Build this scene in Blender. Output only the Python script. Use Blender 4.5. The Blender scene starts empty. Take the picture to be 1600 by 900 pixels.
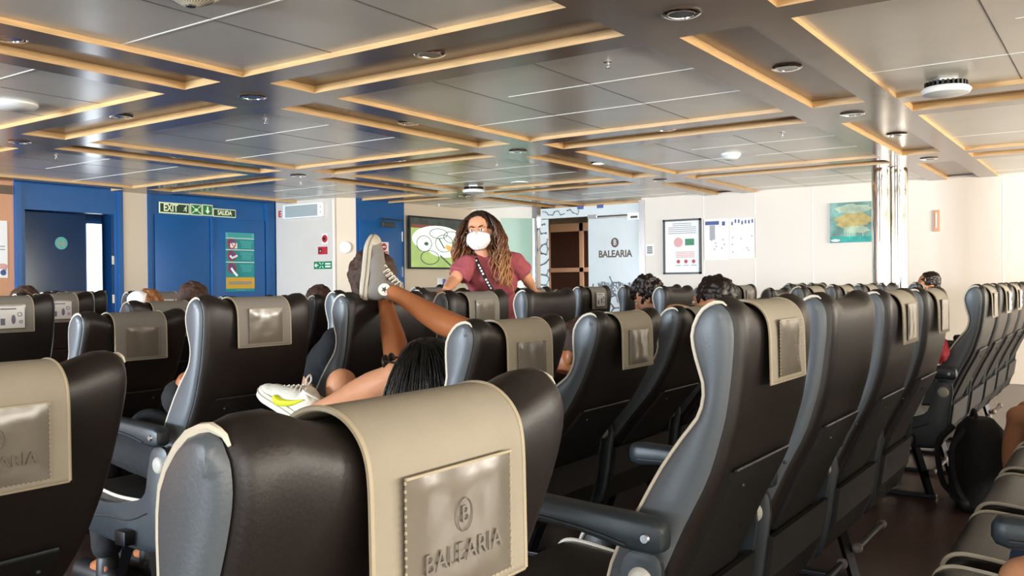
import bpy, bmesh, math, random
from mathutils import Vector, Matrix, noise
random.seed(7)
C = bpy.context.scene.collection
V = Vector
PI = math.pi
CAMZ = 1.15
# ------------------------------------------------------------------ camera frame (solved from the ceiling grid)
FPX, YAW, PIT, ROL = 1388.0, .6074, -.0066, -.0096
cF = V((math.cos(PIT)*math.cos(YAW), math.cos(PIT)*math.sin(YAW), math.sin(PIT)))
_r = V((math.sin(YAW), -math.cos(YAW), 0)); _u = _r.cross(cF)
cR = math.cos(ROL)*_r + math.sin(ROL)*_u
cU = -math.sin(ROL)*_r + math.cos(ROL)*_u
EYE = V((0, 0, CAMZ))
def ray(u, v): return cF + cR*((u-800)/FPX) - cU*((v-450)/FPX)
def at(u, v, d): return EYE + ray(u, v)*d                    # point at depth d (metres)
def onY(u, v, Y): r = ray(u, v); return EYE + r*(Y/r.y)
def onX(u, v, X): r = ray(u, v); return EYE + r*(X/r.x)
def onZ(u, v, Z): r = ray(u, v); return EYE + r*((Z-CAMZ)/r.z)

# ------------------------------------------------------------------ materials
def lin(h):
    if not isinstance(h, str): return (*h, 1)
    h = h.lstrip('#'); o = []
    for i in (0, 2, 4):
        c = int(h[i:i+2], 16)/255
        o.append(c/12.92 if c <= .04045 else ((c+.055)/1.055)**2.4)
    return (*o, 1)
MATS = {}
def mat(name, col, rough=.5, metal=0, spec=.5, bump=0, bscale=60, var=0, vscale=3, emit=0, coat=0, trans=0, stretch=None):
    m = bpy.data.materials.new(name); m.use_nodes = True
    nt = m.node_tree; b = nt.nodes['Principled BSDF']
    c = lin(col)
    b.inputs['Base Color'].default_value = c
    b.inputs['Roughness'].default_value = rough
    b.inputs['Metallic'].default_value = metal
    b.inputs['Specular IOR Level'].default_value = spec
    if coat: b.inputs['Coat Weight'].default_value = coat; b.inputs['Coat Roughness'].default_value = .15
    if trans: b.inputs['Transmission Weight'].default_value = trans
    if emit: b.inputs['Emission Color'].default_value = c; b.inputs['Emission Strength'].default_value = emit
    if bump or var:
        tc = nt.nodes.new('ShaderNodeTexCoord'); mp = nt.nodes.new('ShaderNodeMapping')
        nt.links.new(tc.outputs['Object'], mp.inputs['Vector'])
        if stretch: mp.inputs['Scale'].default_value = stretch
    if bump:
        n = nt.nodes.new('ShaderNodeTexNoise'); n.inputs['Scale'].default_value = bscale; n.inputs['Detail'].default_value = 4
        nt.links.new(mp.outputs[0], n.inputs['Vector'])
        bp = nt.nodes.new('ShaderNodeBump'); bp.inputs['Strength'].default_value = bump; bp.inputs['Distance'].default_value = .01
        nt.links.new(n.outputs['Fac'], bp.inputs['Height']); nt.links.new(bp.outputs[0], b.inputs['Normal'])
    if var:
        n = nt.nodes.new('ShaderNodeTexNoise'); n.inputs['Scale'].default_value = vscale; n.inputs['Detail'].default_value = 5
        nt.links.new(mp.outputs[0], n.inputs['Vector'])
        rp = nt.nodes.new('ShaderNodeValToRGB')
        rp.color_ramp.elements[0].position = .3; rp.color_ramp.elements[1].position = .7
        rp.color_ramp.elements[0].color = tuple(x*(1-var) for x in c[:3])+(1,)
        rp.color_ramp.elements[1].color = tuple(min(1, x*(1+var)) for x in c[:3])+(1,)
        nt.links.new(n.outputs['Fac'], rp.inputs['Fac']); nt.links.new(rp.outputs[0], b.inputs['Base Color'])
    MATS[name] = m
    return m
def glassmat(name, col, alpha, rough=.05):
    m = bpy.data.materials.new(name); m.use_nodes = True
    nt = m.node_tree; nt.nodes.clear()
    out = nt.nodes.new('ShaderNodeOutputMaterial'); mx = nt.nodes.new('ShaderNodeMixShader')
    tr = nt.nodes.new('ShaderNodeBsdfTransparent'); p = nt.nodes.new('ShaderNodeBsdfPrincipled')
    tr.inputs[0].default_value = (.9, .97, .95, 1)
    p.inputs['Base Color'].default_value = lin(col); p.inputs['Roughness'].default_value = rough
    mx.inputs[0].default_value = alpha
    nt.links.new(tr.outputs[0], mx.inputs[1]); nt.links.new(p.outputs[0], mx.inputs[2]); nt.links.new(mx.outputs[0], out.inputs[0])
    MATS[name] = m
    return m
mat('leather_back', '#1e1917', .42, bump=.05, bscale=260, var=.15, spec=.45)
mat('leather_side', '#545a60', .38, bump=.05, bscale=260, var=.08, spec=.5)
mat('leather_seat', '#37332f', .34, bump=.12, bscale=150, var=.15, spec=.5)
mat('piping', '#ded6c4', .45)
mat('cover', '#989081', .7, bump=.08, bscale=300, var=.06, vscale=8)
mat('cover_edge', '#a89c86', .6)
mat('pocket', '#6f685e', .22, spec=.5, bump=.1, bscale=14, coat=.25)
mat('pocket_letter', '#6c655b', .25)
mat('card', '#d8d8da', .4)
mat('card_print', '#6b6b80', .6)
mat('panel_black', '#121110', .55, bump=.05, bscale=200)
mat('plastic_grey', '#272e33', .42, bump=.04, bscale=200)
mat('plastic_dark', '#17181a', .5)
mat('cap_white', '#b9b7ae', .4)
mat('knob', '#6f625e', .5)
mat('hair_dark', '#1e130d', .4, bump=.4, bscale=60)
mat('steel', '#c8c8c8', .25, metal=1)
mat('chrome', '#e6e3de', .07, metal=1)
mat('leg_metal', '#15151a', .35, metal=.6)
mat('ceil', '#dfd9cc', .26, metal=.08, var=.05, vscale=2)
mat('ceil_beam', '#907f71', .2, metal=.2, var=.05, vscale=2)
mat('ceil_tray', '#8a7666', .25, metal=.2, var=.05, vscale=2)
mat('seam_white', '#e8e6de', .5, emit=.15)
mat('seam_dark', '#4b4844', .5)
mat('wood', '#cda672', .4, var=.15, vscale=6, stretch=(1, 1, 12))
mat('wall_cream', '#e2d8cc', .5, var=.02, vscale=1)
mat('wall_warm', '#d9c9b4', .5, var=.02, vscale=1)
mat('sign_grey', '#a3aaa8', .2)
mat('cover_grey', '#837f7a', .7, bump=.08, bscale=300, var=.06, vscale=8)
mat('wall_step', '#d0c6bb', .5, var=.02)
mat('wall_orange', '#d39a76', .5, var=.03)
mat('blue', '#0a5798', .33, var=.06, vscale=2)
mat('blue_dark', '#083058', .3, var=.06)
mat('bronze', '#5a4d44', .35, metal=.5)
mat('floor', '#3a2a24', .28, var=.25, vscale=5, stretch=(1, 8, 1), spec=.5)
mat('white', '#f2f2ef', .5)
mat('paper', '#f6f6f4', .6)
mat('black', '#0c0c0d', .45)
mat('darkgrey', '#33332f', .4)
mat('red', '#b3202c', .4)
mat('green', '#167a4b', .4)
mat('green_dark', '#20402c', .4)
mat('lime_white', '#e6efc6', .4, emit=.15)
mat('teal', '#178a8c', .45)
mat('teal_light', '#4fb0ac', .45)
mat('yellow', '#d3a528', .45)
mat('ink_grey', '#a9a8ae', .6)
mat('ink_blue', '#4a5a94', .6)
mat('ink_pink', '#e0a7a5', .6)
mat('skin_a', '#c98d68', .5, spec=.35, var=.06, vscale=9)
mat('skin_b', '#a8653b', .42, spec=.4, var=.08, vscale=9)
mat('skin_c', '#d59a77', .5, spec=.35, var=.05, vscale=9)
mat('shirt_red', '#9d4a52', .85, bump=.25, bscale=30)
mat('shirt_white', '#d9dbe0', .85, bump=.2, bscale=30)
mat('shirt_grey', '#5c6470', .85, bump=.2, bscale=30)
mat('shirt_black', '#17171a', .85, bump=.2, bscale=30)
mat('denim', '#26324a', .85, bump=.2, bscale=60)
mat('hair_black', '#0d0b0b', .32, spec=.6, bump=.4, bscale=60, stretch=(6, 6, .6))
mat('hair_brown', '#40281a', .6, bump=.4, bscale=60, stretch=(6, 6, .6))
mat('hair_light', '#8a5a34', .45, bump=.4, bscale=60, stretch=(6, 6, .6))
mat('mask_white', '#efeeee', .7)
mat('eye_white', '#e8e4de', .2)
mat('iris', '#2a1a10', .15)
mat('canvas_grey', '#7d7873', .85, bump=.3, bscale=200)
mat('rubber', '#b5ab98', .6)
mat('rubber_dark', '#6e675e', .6)
mat('canvas_white', '#dcd8cc', .7, bump=.2, bscale=200)
mat('neon', '#d9e021', .5)
mat('red_cloth', '#9c1020', .8)
mat('cabinet_dark', '#3d1c0c', .45, var=.25, vscale=4, stretch=(4, 4, .4))
mat('cabinet_pink', '#e6b896', .45)
mat('frost', '#d4dadb', .35, var=.03)
mat('coral', '#6c7076', .4)
mat('coral_brown', '#6b4a34', .4)
mat('logo_brown', '#5c4433', .4)
mat('lamp_on', '#fff2d0', .3, emit=12)
mat('lamp_off', '#8d9296', .12, metal=.6)
mat('speaker_cream', '#d8ceb8', .5)
mat('art_blue', '#6f9a92', .6, var=.5, vscale=7)
mat('art_ochre', '#b5a365', .6, var=.25, vscale=12)
mat('art_teal', '#2fa39b', .6, var=.3, vscale=12)
mat('art_pale', '#a5b7a0', .6, var=.3, vscale=9)
mat('tv_green', '#9db46a', .4, emit=.5, var=.3, vscale=3)
mat('tv_white', '#eef6e6', .4, emit=1.0)
mat('tv_dark', '#3a403c', .4, emit=.3, var=.5, vscale=9)
mat('tv_maroon', '#7c4038', .4, emit=.4)
mat('tv_skin', '#c89a5a', .4, emit=.7)
mat('tv_line', '#46605a', .4, emit=.3)
mat('tv_blue', '#243a5c', .4, emit=.4)
mat('leaf_glow', '#dfeaf5', .5, emit=3.5)  # emission imitating the bright reflection on the toilet door leaf
glassmat('glass_green', '#b9dccf', .28)
glassmat('glass_clear', '#dfeeee', .12)
# curly hair: brown at the roots, honey at the tips
m = mat('hair_curly', '#4a2e1a', .4); nt = m.node_tree; b = nt.nodes['Principled BSDF']
g = nt.nodes.new('ShaderNodeNewGeometry'); sx = nt.nodes.new('ShaderNodeSeparateXYZ'); mr = nt.nodes.new('ShaderNodeMapRange'); rp = nt.nodes.new('ShaderNodeValToRGB')
nt.links.new(g.outputs['Position'], sx.inputs[0]); nt.links.new(sx.outputs['Z'], mr.inputs['Value'])
mr.inputs['From Min'].default_value = 1.18; mr.inputs['From Max'].default_value = 1.55
nt.links.new(mr.outputs[0], rp.inputs[0]); nt.links.new(rp.outputs[0], b.inputs['Base Color'])
rp.color_ramp.elements[0].color = lin('#b07a48'); rp.color_ramp.elements[1].color = lin('#241309')
e = rp.color_ramp.elements.new(.5); e.color = lin('#6b4022')

# ------------------------------------------------------------------ mesh helpers
def obj(name, bm, mats, parent=None, smooth=True, loc=None, auto=40):
    bmesh.ops.recalc_face_normals(bm, faces=bm.faces)
    me = bpy.data.meshes.new(name); bm.to_mesh(me); bm.free()
    return objm(name, me, mats, parent, smooth, loc, auto)
def objm(name, me, mats, parent=None, smooth=True, loc=None, auto=40):
    if isinstance(mats, str): mats = [mats]
    for k in mats: me.materials.append(MATS[k])
    if smooth:
        me.shade_smooth()
        if auto: me.set_sharp_from_angle(angle=math.radians(auto))
    o = bpy.data.objects.new(name, me); C.objects.link(o)
    if parent: o.parent = parent
    if loc is not None: o.location = loc
    return o
def empty(name, loc=(0, 0, 0), rz=0):
    o = bpy.data.objects.new(name, None); C.objects.link(o); o.location = loc; o.rotation_euler = (0, 0, rz); o.empty_display_size = .1
    return o
def tag(o, label=None, cat=None, group=None, kind=None):
    if label: o['label'] = label
    if cat: o['category'] = cat
    if group: o['group'] = group
    if kind: o['kind'] = kind
    return o
def kids(o): return [c for c in bpy.data.objects if c.parent == o]
def copy_tree(o, parent=None):
    c = o.copy(); C.objects.link(c); c.parent = parent
    for k in KIDS(o): copy_tree(k, c)
    return c
_kc = {}
def KIDS(o):
    if o.name not in _kc: _kc[o.name] = kids(o)
    return _kc[o.name]
def face(bm, vs, mi=0):
    try:
        f = bm.faces.new(vs); f.material_index = mi; return f
    except ValueError: return None
def quad(bm, a, b_, c, d, mi=0): return face(bm, [bm.verts.new(p) for p in (a, b_, c, d)], mi)
def box(bm, x0, x1, y0, y1, z0, z1, mi=0, M=None, bev=0):
    vs = [V((x, y, z)) for z in (z0, z1) for y in (y0, y1) for x in (x0, x1)]
    if M: vs = [M @ p for p in vs]
    vs = [bm.verts.new(p) for p in vs]
    fs = [face(bm, [vs[i] for i in q], mi) for q in ((0, 2, 3, 1), (4, 5, 7, 6), (0, 1, 5, 4), (2, 6, 7, 3), (0, 4, 6, 2), (1, 3, 7, 5))]
    if bev:
        es = list({e for f in fs for e in f.edges})
        r = bmesh.ops.bevel(bm, geom=es, offset=bev, segments=2, affect='EDGES', profile=.6)
        for f in r['faces']: f.material_index = mi
def loft(bm, rings, mi=0, closed=True, caps=True):
    R_ = [[bm.verts.new(p) for p in r] for r in rings]
    n = len(R_[0])
    for a, b_ in zip(R_, R_[1:]):
        for i in range(n if closed else n-1):
            j = (i+1) % n
            face(bm, (a[i], a[j], b_[j], b_[i]), mi)
    if caps and closed:
        face(bm, R_[0][::-1], mi); face(bm, R_[-1], mi)
    return R_
def tube(bm, pts, r, seg=8, mi=0, closed=False, caps=True):
    pts = [V(p) for p in pts]; n = len(pts)
    rr = r if isinstance(r, (list, tuple)) else [r]*n
    t0 = (pts[1]-pts[0]).normalized()
    up = V((0, 0, 1)) if abs(t0.z) < .9 else V((1, 0, 0))
    a = t0.cross(up).normalized(); rings = []
    for i, p in enumerate(pts):
        if closed: t = (pts[(i+1) % n]-pts[i-1]).normalized()
        else: t = (pts[min(i+1, n-1)]-pts[max(i-1, 0)])
        t = t.normalized() if t.length > 1e-9 else t0
        a = (a-t*a.dot(t))
        a = a.normalized() if a.length > 1e-6 else t.orthogonal().normalized()
        b_ = t.cross(a)
        rings.append([p+(a*math.cos(2*PI*k/seg)+b_*math.sin(2*PI*k/seg))*rr[i] for k in range(seg)])
    if closed: rings.append(rings[0])
    loft(bm, rings, mi, True, caps and not closed)
def lathe(bm, prof, seg=24, M=None, mi=0):
    rings = []
    for r, z in prof:
        ring = [V((max(r, 1e-4)*math.cos(2*PI*k/seg), max(r, 1e-4)*math.sin(2*PI*k/seg), z)) for k in range(seg)]
        rings.append([M @ p for p in ring] if M else ring)
    loft(bm, rings, mi)
def prism(bm, poly, z0, z1, M=None, mi=0):
    rings = [[V((x, y, z)) for x, y in poly] for z in (z0, z1)]
    if M: rings = [[M @ p for p in r] for r in rings]
    loft(bm, rings, mi)
def plate(bm, M, x, y, w, h, z, mi=0, t=.0015):
    box(bm, x-w/2, x+w/2, y-h/2, y+h/2, z-t, z, mi, M)
def disc(bm, M, x, y, r, z, mi=0, ry=None, t=.0015, seg=24):
    ry = ry or r
    prism(bm, [(x+r*math.cos(2*PI*k/seg), y+ry*math.sin(2*PI*k/seg)) for k in range(seg)], z-t, z, M, mi)
def ring(bm, M, x, y, r, w, z, mi=0, ry=None, seg=28):
    ry = ry or r
    tube(bm, [M @ V((x+r*math.cos(2*PI*k/seg), y+ry*math.sin(2*PI*k/seg), z)) for k in range(seg)], w, 5, mi, closed=True)
def capsule(bm, p, q, r1, r2, seg=14, mi=0):
    p, q = V(p), V(q); d = q-p; L = d.length
    if L < 1e-6: d = V((0, 0, 1)); L = 1e-6
    pts, rr = [], []; t = d.normalized()
    for a in (80, 60, 40, 20): pts.append(p-t*r1*math.sin(math.radians(a))); rr.append(r1*math.cos(math.radians(a)))
    pts.append(p); rr.append(r1); pts.append(q); rr.append(r2)
    for a in (20, 40, 60, 80): pts.append(q+t*r2*math.sin(math.radians(a))); rr.append(r2*math.cos(math.radians(a)))
    tube(bm, pts, rr, seg, mi)
def ellipsoid(bm, c, rad, M=None, seg=18, mi=0):
    rings = []
    for i in range(1, 12):
        a = -PI/2+PI*i/12
        rings.append([V((c[0]+rad[0]*math.cos(a)*math.cos(2*PI*k/seg), c[1]+rad[1]*math.cos(a)*math.sin(2*PI*k/seg), c[2]+rad[2]*math.sin(a))) for k in range(seg)])
    if M: rings = [[M @ p for p in r] for r in rings]
    loft(bm, rings, mi)
def remesh(bm, voxel, smooth=4, wrinkle=0, wscale=12):
    bmesh.ops.recalc_face_normals(bm, faces=bm.faces)
    me = bpy.data.meshes.new('tmp'); bm.to_mesh(me); bm.free()
    o = bpy.data.objects.new('tmp', me); C.objects.link(o)
    md = o.modifiers.new('r', 'REMESH'); md.mode = 'VOXEL'; md.voxel_size = voxel; md.use_smooth_shade = True
    if smooth:
        sm = o.modifiers.new('s', 'SMOOTH'); sm.iterations = smooth; sm.factor = .5
    dg = bpy.context.evaluated_depsgraph_get()
    out = bpy.data.meshes.new_from_object(o.evaluated_get(dg))
    bpy.data.objects.remove(o); bpy.data.meshes.remove(me)
    if wrinkle:
        out.calc_loop_triangles() if hasattr(out, 'calc_loop_triangles') else None
        ns = [v.normal.copy() for v in out.vertices]
        for v, n in zip(out.vertices, ns):
            p = v.co
            v.co = p + n*wrinkle*(noise.noise(V((p.x*wscale, p.y*wscale, p.z*wscale*.5)))+.5*noise.noise(p*wscale*2.3))
    return out
def textmesh(name, s, size, M, mats, parent=None, ext=.001, align='CENTER', sx=1, bold=0):
    cu = bpy.data.curves.new('t', 'FONT'); cu.body = s; cu.size = size; cu.extrude = ext; cu.align_x = align; cu.align_y = 'CENTER'; cu.offset = bold
    o = bpy.data.objects.new('t', cu); C.objects.link(o)
    dg = bpy.context.evaluated_depsgraph_get(); dg.update()
    me = bpy.data.meshes.new_from_object(o.evaluated_get(dg))
    bpy.data.objects.remove(o); bpy.data.curves.remove(cu)
    me.transform(M @ Matrix.Diagonal((sx, 1, 1, 1)))
    return objm(name, me, mats, parent, smooth=False)
def frame(o, x, y, z): 
    M = Matrix.Identity(4)
    for i, c in enumerate((x, y, z, o)): M.col[i][:3] = c
    return M
def MY(p): return frame(p, V((1, 0, 0)), V((0, 0, 1)), V((0, -1, 0)))      # on a wall facing -Y
def MX(p): return frame(p, V((0, -1, 0)), V((0, 0, 1)), V((-1, 0, 0)))     # on a wall facing -X
def smoothpath(pts, n):
    pts = [V(p) for p in pts]; P = [pts[0]*2-pts[1]]+pts+[pts[-1]*2-pts[-2]]; out = []
    m = len(pts)-1
    for k in range(n):
        s = k/(n-1)*m; i = min(int(s), m-1); t = s-i
        a, b_, c, d = P[i:i+4]
        out.append(.5*((2*b_)+(c-a)*t+(2*a-5*b_+4*c-d)*t*t+(3*b_-a-3*c+d)*t**3))
    return out

# ================================================================== THE ROOM
ZC = CAMZ+1.1
GX0, GY0, GDX, GDY, GA, GC = 3.407, 4.2007, 2.744, 2.693, .3434, .162
TRAY, COF = .042, .026
XW, YW1, YW2 = 10.95, 9.70, 8.36
X_MIN, Y_MIN = -6.5, -5.2
def build_ceiling():
    bm = bmesh.new()
    def breaks(g0, gd, n0, n1, lo, hi):
        out = []
        for i in range(n0, n1+1):
            c = g0+i*gd
            out += [(c-GA, 's'), (c-GC, 'c'), (c+GC, 's'), (c+GA, 'b')]
        cells = [(out[k][0], out[k+1][0], out[k][1], 0) for k in range(len(out)-1)]
        cells = [(max(a, lo), min(b_, hi), t, 0) for a, b_, t, _ in cells if b_ > lo and a < hi]
        return cells
    xs = breaks(GX0, GDX, -4, 3, X_MIN, XW+2.5); ys = breaks(GY0, GDY, -4, 3, Y_MIN, YW1+.6)
    def hgt(tx, ty):
        if tx == 'b' and ty == 'b': return COF, 0
        if tx == 'c' and ty == 'b' or tx == 'b' and ty == 'c': return TRAY, 2
        return 0, 1
    H = {}
    for i, (x0, x1, tx, _) in enumerate(xs):
        for j, (y0, y1, ty, _) in enumerate(ys):
            h, mi = hgt(tx, ty); H[i, j] = h; z = ZC+h
            quad(bm, (x0, y0, z), (x0, y1, z), (x1, y1, z), (x1, y0, z), mi)
            if tx == 'b' and ty == 'b':
                L = y1-y0; w = x1-x0
                for k in (1, 2):
                    xx = x0+w*k/3
                    box(bm, xx-.005, xx+.005, y0, y0+L*(.62 if k == 1 else 1), z-.002, z+.004, 4)
                    yy = y0+L*k/3
                    box(bm, x0, x1, yy-.0025, yy+.0025, z-.0012, z+.004, 5)
    for i in range(len(xs)):
        for j in range(len(ys)):
            x0, x1 = xs[i][:2]; y0, y1 = ys[j][:2]; h = H[i, j]
            if i+1 < len(xs) and abs(H[i+1, j]-h) > 1e-4:
                k = H[i+1, j]; quad(bm, (x1, y0, ZC+h), (x1, y1, ZC+h), (x1, y1, ZC+k), (x1, y0, ZC+k), 3)
            if j+1 < len(ys) and abs(H[i, j+1]-h) > 1e-4:
                k = H[i, j+1]; quad(bm, (x0, y1, ZC+h), (x1, y1, ZC+h), (x1, y1, ZC+k), (x0, y1, ZC+k), 3)
    me = bpy.data.meshes.new('ceiling'); bm.to_mesh(me); bm.free()
    o = objm('ceiling', me, ['ceil', 'ceil_beam', 'ceil_tray', 'wood', 'seam_white', 'seam_dark'], smooth=False)
    tag(o, kind='structure')
    bm = bmesh.new(); box(bm, X_MIN, XW+2.5, Y_MIN, YW1+.6, ZC+.06, ZC+.12)
    tag(obj('ceiling_deck', bm, 'darkgrey', smooth=False), kind='structure')
build_ceiling()
bm = bmesh.new(); box(bm, X_MIN, XW+2.5, Y_MIN, YW1+.6, -.06, 0)
tag(obj('floor', bm, 'floor', smooth=False), kind='structure')

def wall(name, segs, mats='wall_cream'):
    bm = bmesh.new()
    for s in segs: box(bm, *s[:6], s[6] if len(s) > 6 else 0)
    return tag(obj(name, bm, mats, smooth=False), kind='structure')
xb = [onY(u, 380, YW1).x for u in (22, 38, 178, 190, 228, 420)]
X8 = 8.22
zl = lambda u, v, Y: onY(u, v, Y).z
D1T = zl(107, 331, YW1)
# wall_front: orange bay | blue toilet door bay with an opening | cream strip | blue double door bay
wall('wall_front', [
    (X_MIN, xb[0], YW1, YW1+.1, 0, ZC+.03, 1),
    (xb[3], xb[4], YW1-.03, YW1+.1, 0, ZC+.03, 2),
    (X8, X8+.12, YW1-.03, YW1+.1, 0, ZC+.03, 0)], ['wall_cream', 'wall_orange', 'wall_warm'])
bm = bmesh.new()
box(bm, xb[0], xb[1], YW1-.02, YW1+.1, 0, ZC+.03); box(bm, xb[2], xb[3], YW1-.02, YW1+.1, 0, ZC+.03)
box(bm, xb[1], xb[2], YW1-.02, YW1+.1, D1T, ZC+.03)
for x in (xb[0]+.03, xb[3]-.03): box(bm, x-.03, x+.03, YW1-.04, YW1-.015, 0, ZC)
tag(obj('trim_1', bm, 'blue', smooth=False), kind='structure')
# passage behind the toilet opening
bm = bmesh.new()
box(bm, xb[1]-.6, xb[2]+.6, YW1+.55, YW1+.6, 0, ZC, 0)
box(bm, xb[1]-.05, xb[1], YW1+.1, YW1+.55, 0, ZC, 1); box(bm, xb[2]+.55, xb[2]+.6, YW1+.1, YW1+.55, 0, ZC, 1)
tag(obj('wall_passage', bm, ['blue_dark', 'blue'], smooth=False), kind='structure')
xo = onY(131, 380, YW1+.1).x
bm = bmesh.new(); box(bm, xb[1]+.01, xo, YW1+.06, YW1+.1, .01, D1T-.015, 0, None, .004)
d = tag(obj('door_1', bm, 'blue_dark'), kind='structure')
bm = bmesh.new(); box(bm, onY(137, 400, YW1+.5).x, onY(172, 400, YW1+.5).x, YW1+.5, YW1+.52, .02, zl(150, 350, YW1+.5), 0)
tag(obj('leaf_glow_panel', bm, 'leaf_glow', smooth=False), kind='structure')  # added glowing panel, stands in for the reflection on the door leaf
bm = bmesh.new(); box(bm, xb[2]-.03, xb[2], YW1+.0, YW1+.2, .01, D1T-.01)
for z in (1.0, 1.45): box(bm, xb[2]-.035, xb[2]-.005, YW1-.01, YW1, z-.05, z+.05, 1)
tag(obj('door_2', bm, ['blue_dark', 'steel'], smooth=False), kind='structure')
# double blue door bay
bm = bmesh.new()
box(bm, xb[4], X8, YW1-.015, YW1+.1, 0, ZC+.03, 0)
for u in (231, 415): x = onY(u, 380, YW1).x; box(bm, x-.025, x+.025, YW1-.04, YW1-.01, 0, ZC, 0)
tag(obj('wall_blue', bm, ['blue'], smooth=False), kind='structure')
dl, dm, dr = [onY(u, 400, YW1).x for u in (240, 327, 413)]
dt = zl(285, 338, YW1)
for n, (a, b_) in enumerate(((dl, dm-.01), (dm+.05, dr-.02))):
    bm = bmesh.new(); box(bm, a, b_, YW1-.035, YW1-.01, .01, dt, 0, None, .006)
    if n == 0:
        box(bm, b_+.004, b_+.05, YW1-.05, YW1-.01, .01, dt, 0, None, .004)
    tag(obj('door_%d' % (3+n), bm, 'blue'), kind='structure')
# step wall, chamfer, second blue door, television wall
wall('wall_step', [(X8, X8+.1, 8.52, YW1, 0, ZC+.03)], 'wall_step')
bm = bmesh.new()
prism(bm, [(X8, 8.54), (8.44, YW2), (8.5, YW2+.1), (X8+.06, 8.62)], 0, ZC+.03)
tag(obj('wall_chamfer', bm, 'wall_warm', smooth=False), kind='structure')
bm = bmesh.new(); tube(bm, [(X8-.002, 8.54, 0), (X8-.002, 8.54, ZC)], .022, 8)
tag(obj('trim_2', bm, 'wall_cream'), kind='structure')
x3a, x3b = 8.44, onY(631, 380, YW2).x
wall('wall_television', [(x3b, XW+.1, YW2, YW2+.1, 0, ZC+.03)], 'wall_warm')
bm = bmesh.new()
box(bm, x3a, x3b, YW2-.01, YW2+.1, 0, ZC+.03)
box(bm, x3a+.04, x3b-.08, YW2-.03, YW2-.01, .01, zl(595, 346, YW2), 0, None, .005)
for v in (370, 425):
    z = zl(627, v, YW2); box(bm, x3b-.09, x3b-.07, YW2-.045, YW2-.03, z-.07, z+.07, 1)
tag(obj('door_5', bm, ['blue', 'steel']), kind='structure')
# wall to the right of the corner, with the glass entrance
yg = [onX(u, 400, XW).y for u in (838, 855, 917, 1003)]
zt = onX(900, 340, XW).z
wall('wall_right', [(XW, XW+.1, yg[0], YW2, 0, ZC+.03), (XW, XW+.1, Y_MIN, yg[3], 0, ZC+.03)])
bm = bmesh.new()
for u in (1100, 1180, 1270, 1567):
    y = onX(u, 380, XW).y; box(bm, XW-.003, XW, y-.004, y+.004, 0, ZC)
tag(obj('trim_3', bm, 'seam_white', smooth=False), kind='structure')
bm = bmesh.new()
box(bm, XW-.012, XW+.11, yg[0]-.02, yg[0]+.06, 0, ZC); box(bm, XW-.012, XW+.11, yg[3]-.05, yg[3]+.04, 0, ZC, 0)
tag(obj('door_frame', bm, 'steel', smooth=False), kind='structure')
# vestibule behind the glass entrance
wall('wall_vestibule', [(13.3, 13.4, 3.5, 9.0, 0, ZC+.03), (XW+.1, 13.3, 8.5, 8.6, 0, ZC+.03), (XW+.1, 13.3, 4.0, 4.1, 0, ZC+.03)], 'wall_warm')
# walls behind the camera with window openings (daylight comes in here)
def window_wall(name, axis, pos, lo, hi, wins, z0=.85, z1=1.9):
    bm = bmesh.new(); bf = bmesh.new(); bg = bmesh.new()
    def B(b_, a0, a1, za, zb, t0=0, t1=.12):
        if axis == 'x': box(b_, pos-t1, pos-t0, a0, a1, za, zb)
        else: box(b_, a0, a1, pos-t1, pos-t0, za, zb)
    B(bm, lo, hi, 0, z0); B(bm, lo, hi, z1, ZC+.03); c = lo
    for a, b_ in wins:
        B(bm, c, a, z0, z1); c = b_
        for q in ((a, a+.04, z0, z1), (b_-.04, b_, z0, z1), (a, b_, z0, z0+.04), (a, b_, z1-.04, z1)): B(bf, *q, .0, .1)
        B(bg, a, b_, z0, z1, .05, .055)
    B(bm, c, hi, z0, z1)
    tag(obj(name, bm, 'wall_cream', smooth=False), kind='structure')
    tag(obj('window_2' if axis == 'x' else 'window_3', bf, 'white', smooth=False), kind='structure')
    tag(obj('window_4' if axis == 'x' else 'window_5', bg, 'glass_clear', smooth=False), kind='structure')
window_wall('wall_left', 'x', X_MIN, Y_MIN, YW1, [(y, y+1.3) for y in (-3.6, -2, -.4, 1.2, 2.8, 4.4, 6.0, 7.6)])
window_wall('wall_back', 'y', Y_MIN, X_MIN, XW, [(x, x+1.3) for x in (-5.6, -4, -2.4, -.8, .8, 2.4, 4, 5.6, 7.2, 8.8)])

# ------------------------------------------------------------------ ceiling fittings
ORD = ['first', 'second', 'third', 'fourth', 'fifth', 'sixth', 'seventh', 'eighth', 'ninth']
def downlight():
    r = empty('recessed_downlight')
    bm = bmesh.new(); lathe(bm, [(.055, .001), (.078, -.002), (.08, -.006), (.07, -.011), (.056, -.009), (.054, .001)], 28); obj('trim_ring', bm, 'chrome', r)
    bm = bmesh.new(); lathe(bm, [(.056, -.006), (.048, .010), (.03, .018), (.001, .02)], 24); obj('reflector', bm, 'lamp_off', r)
    bm = bmesh.new()
    for k in (-1, 1): capsule(bm, (k*.018, -.022, .004), (k*.018, .022, .004), .009, .009, 8)
    obj('bulb', bm, 'cap_white', r)
    return r
dlp = None
G = [(i, j) for i in (-1, 0, 1, 2) for j in (-1, 0, 1, 2)]
lights = [(i, j, 0) for i, j in G]+[(i+.5, j, 1) for i in (-1, 0, 1) for j in (0, 1, 2)]+[(i, j+.5, 1) for i in (0, 1, 2) for j in (-1, 0, 1)]
def inframe(p):
    d = V(p)-EYE; z = d.dot(cF)
    if z < .2: return False
    u = 800+FPX*d.dot(cR)/z; v = 450-FPX*d.dot(cU)/z
    return -60 < u < 1660 and -60 < v < 960
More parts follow.
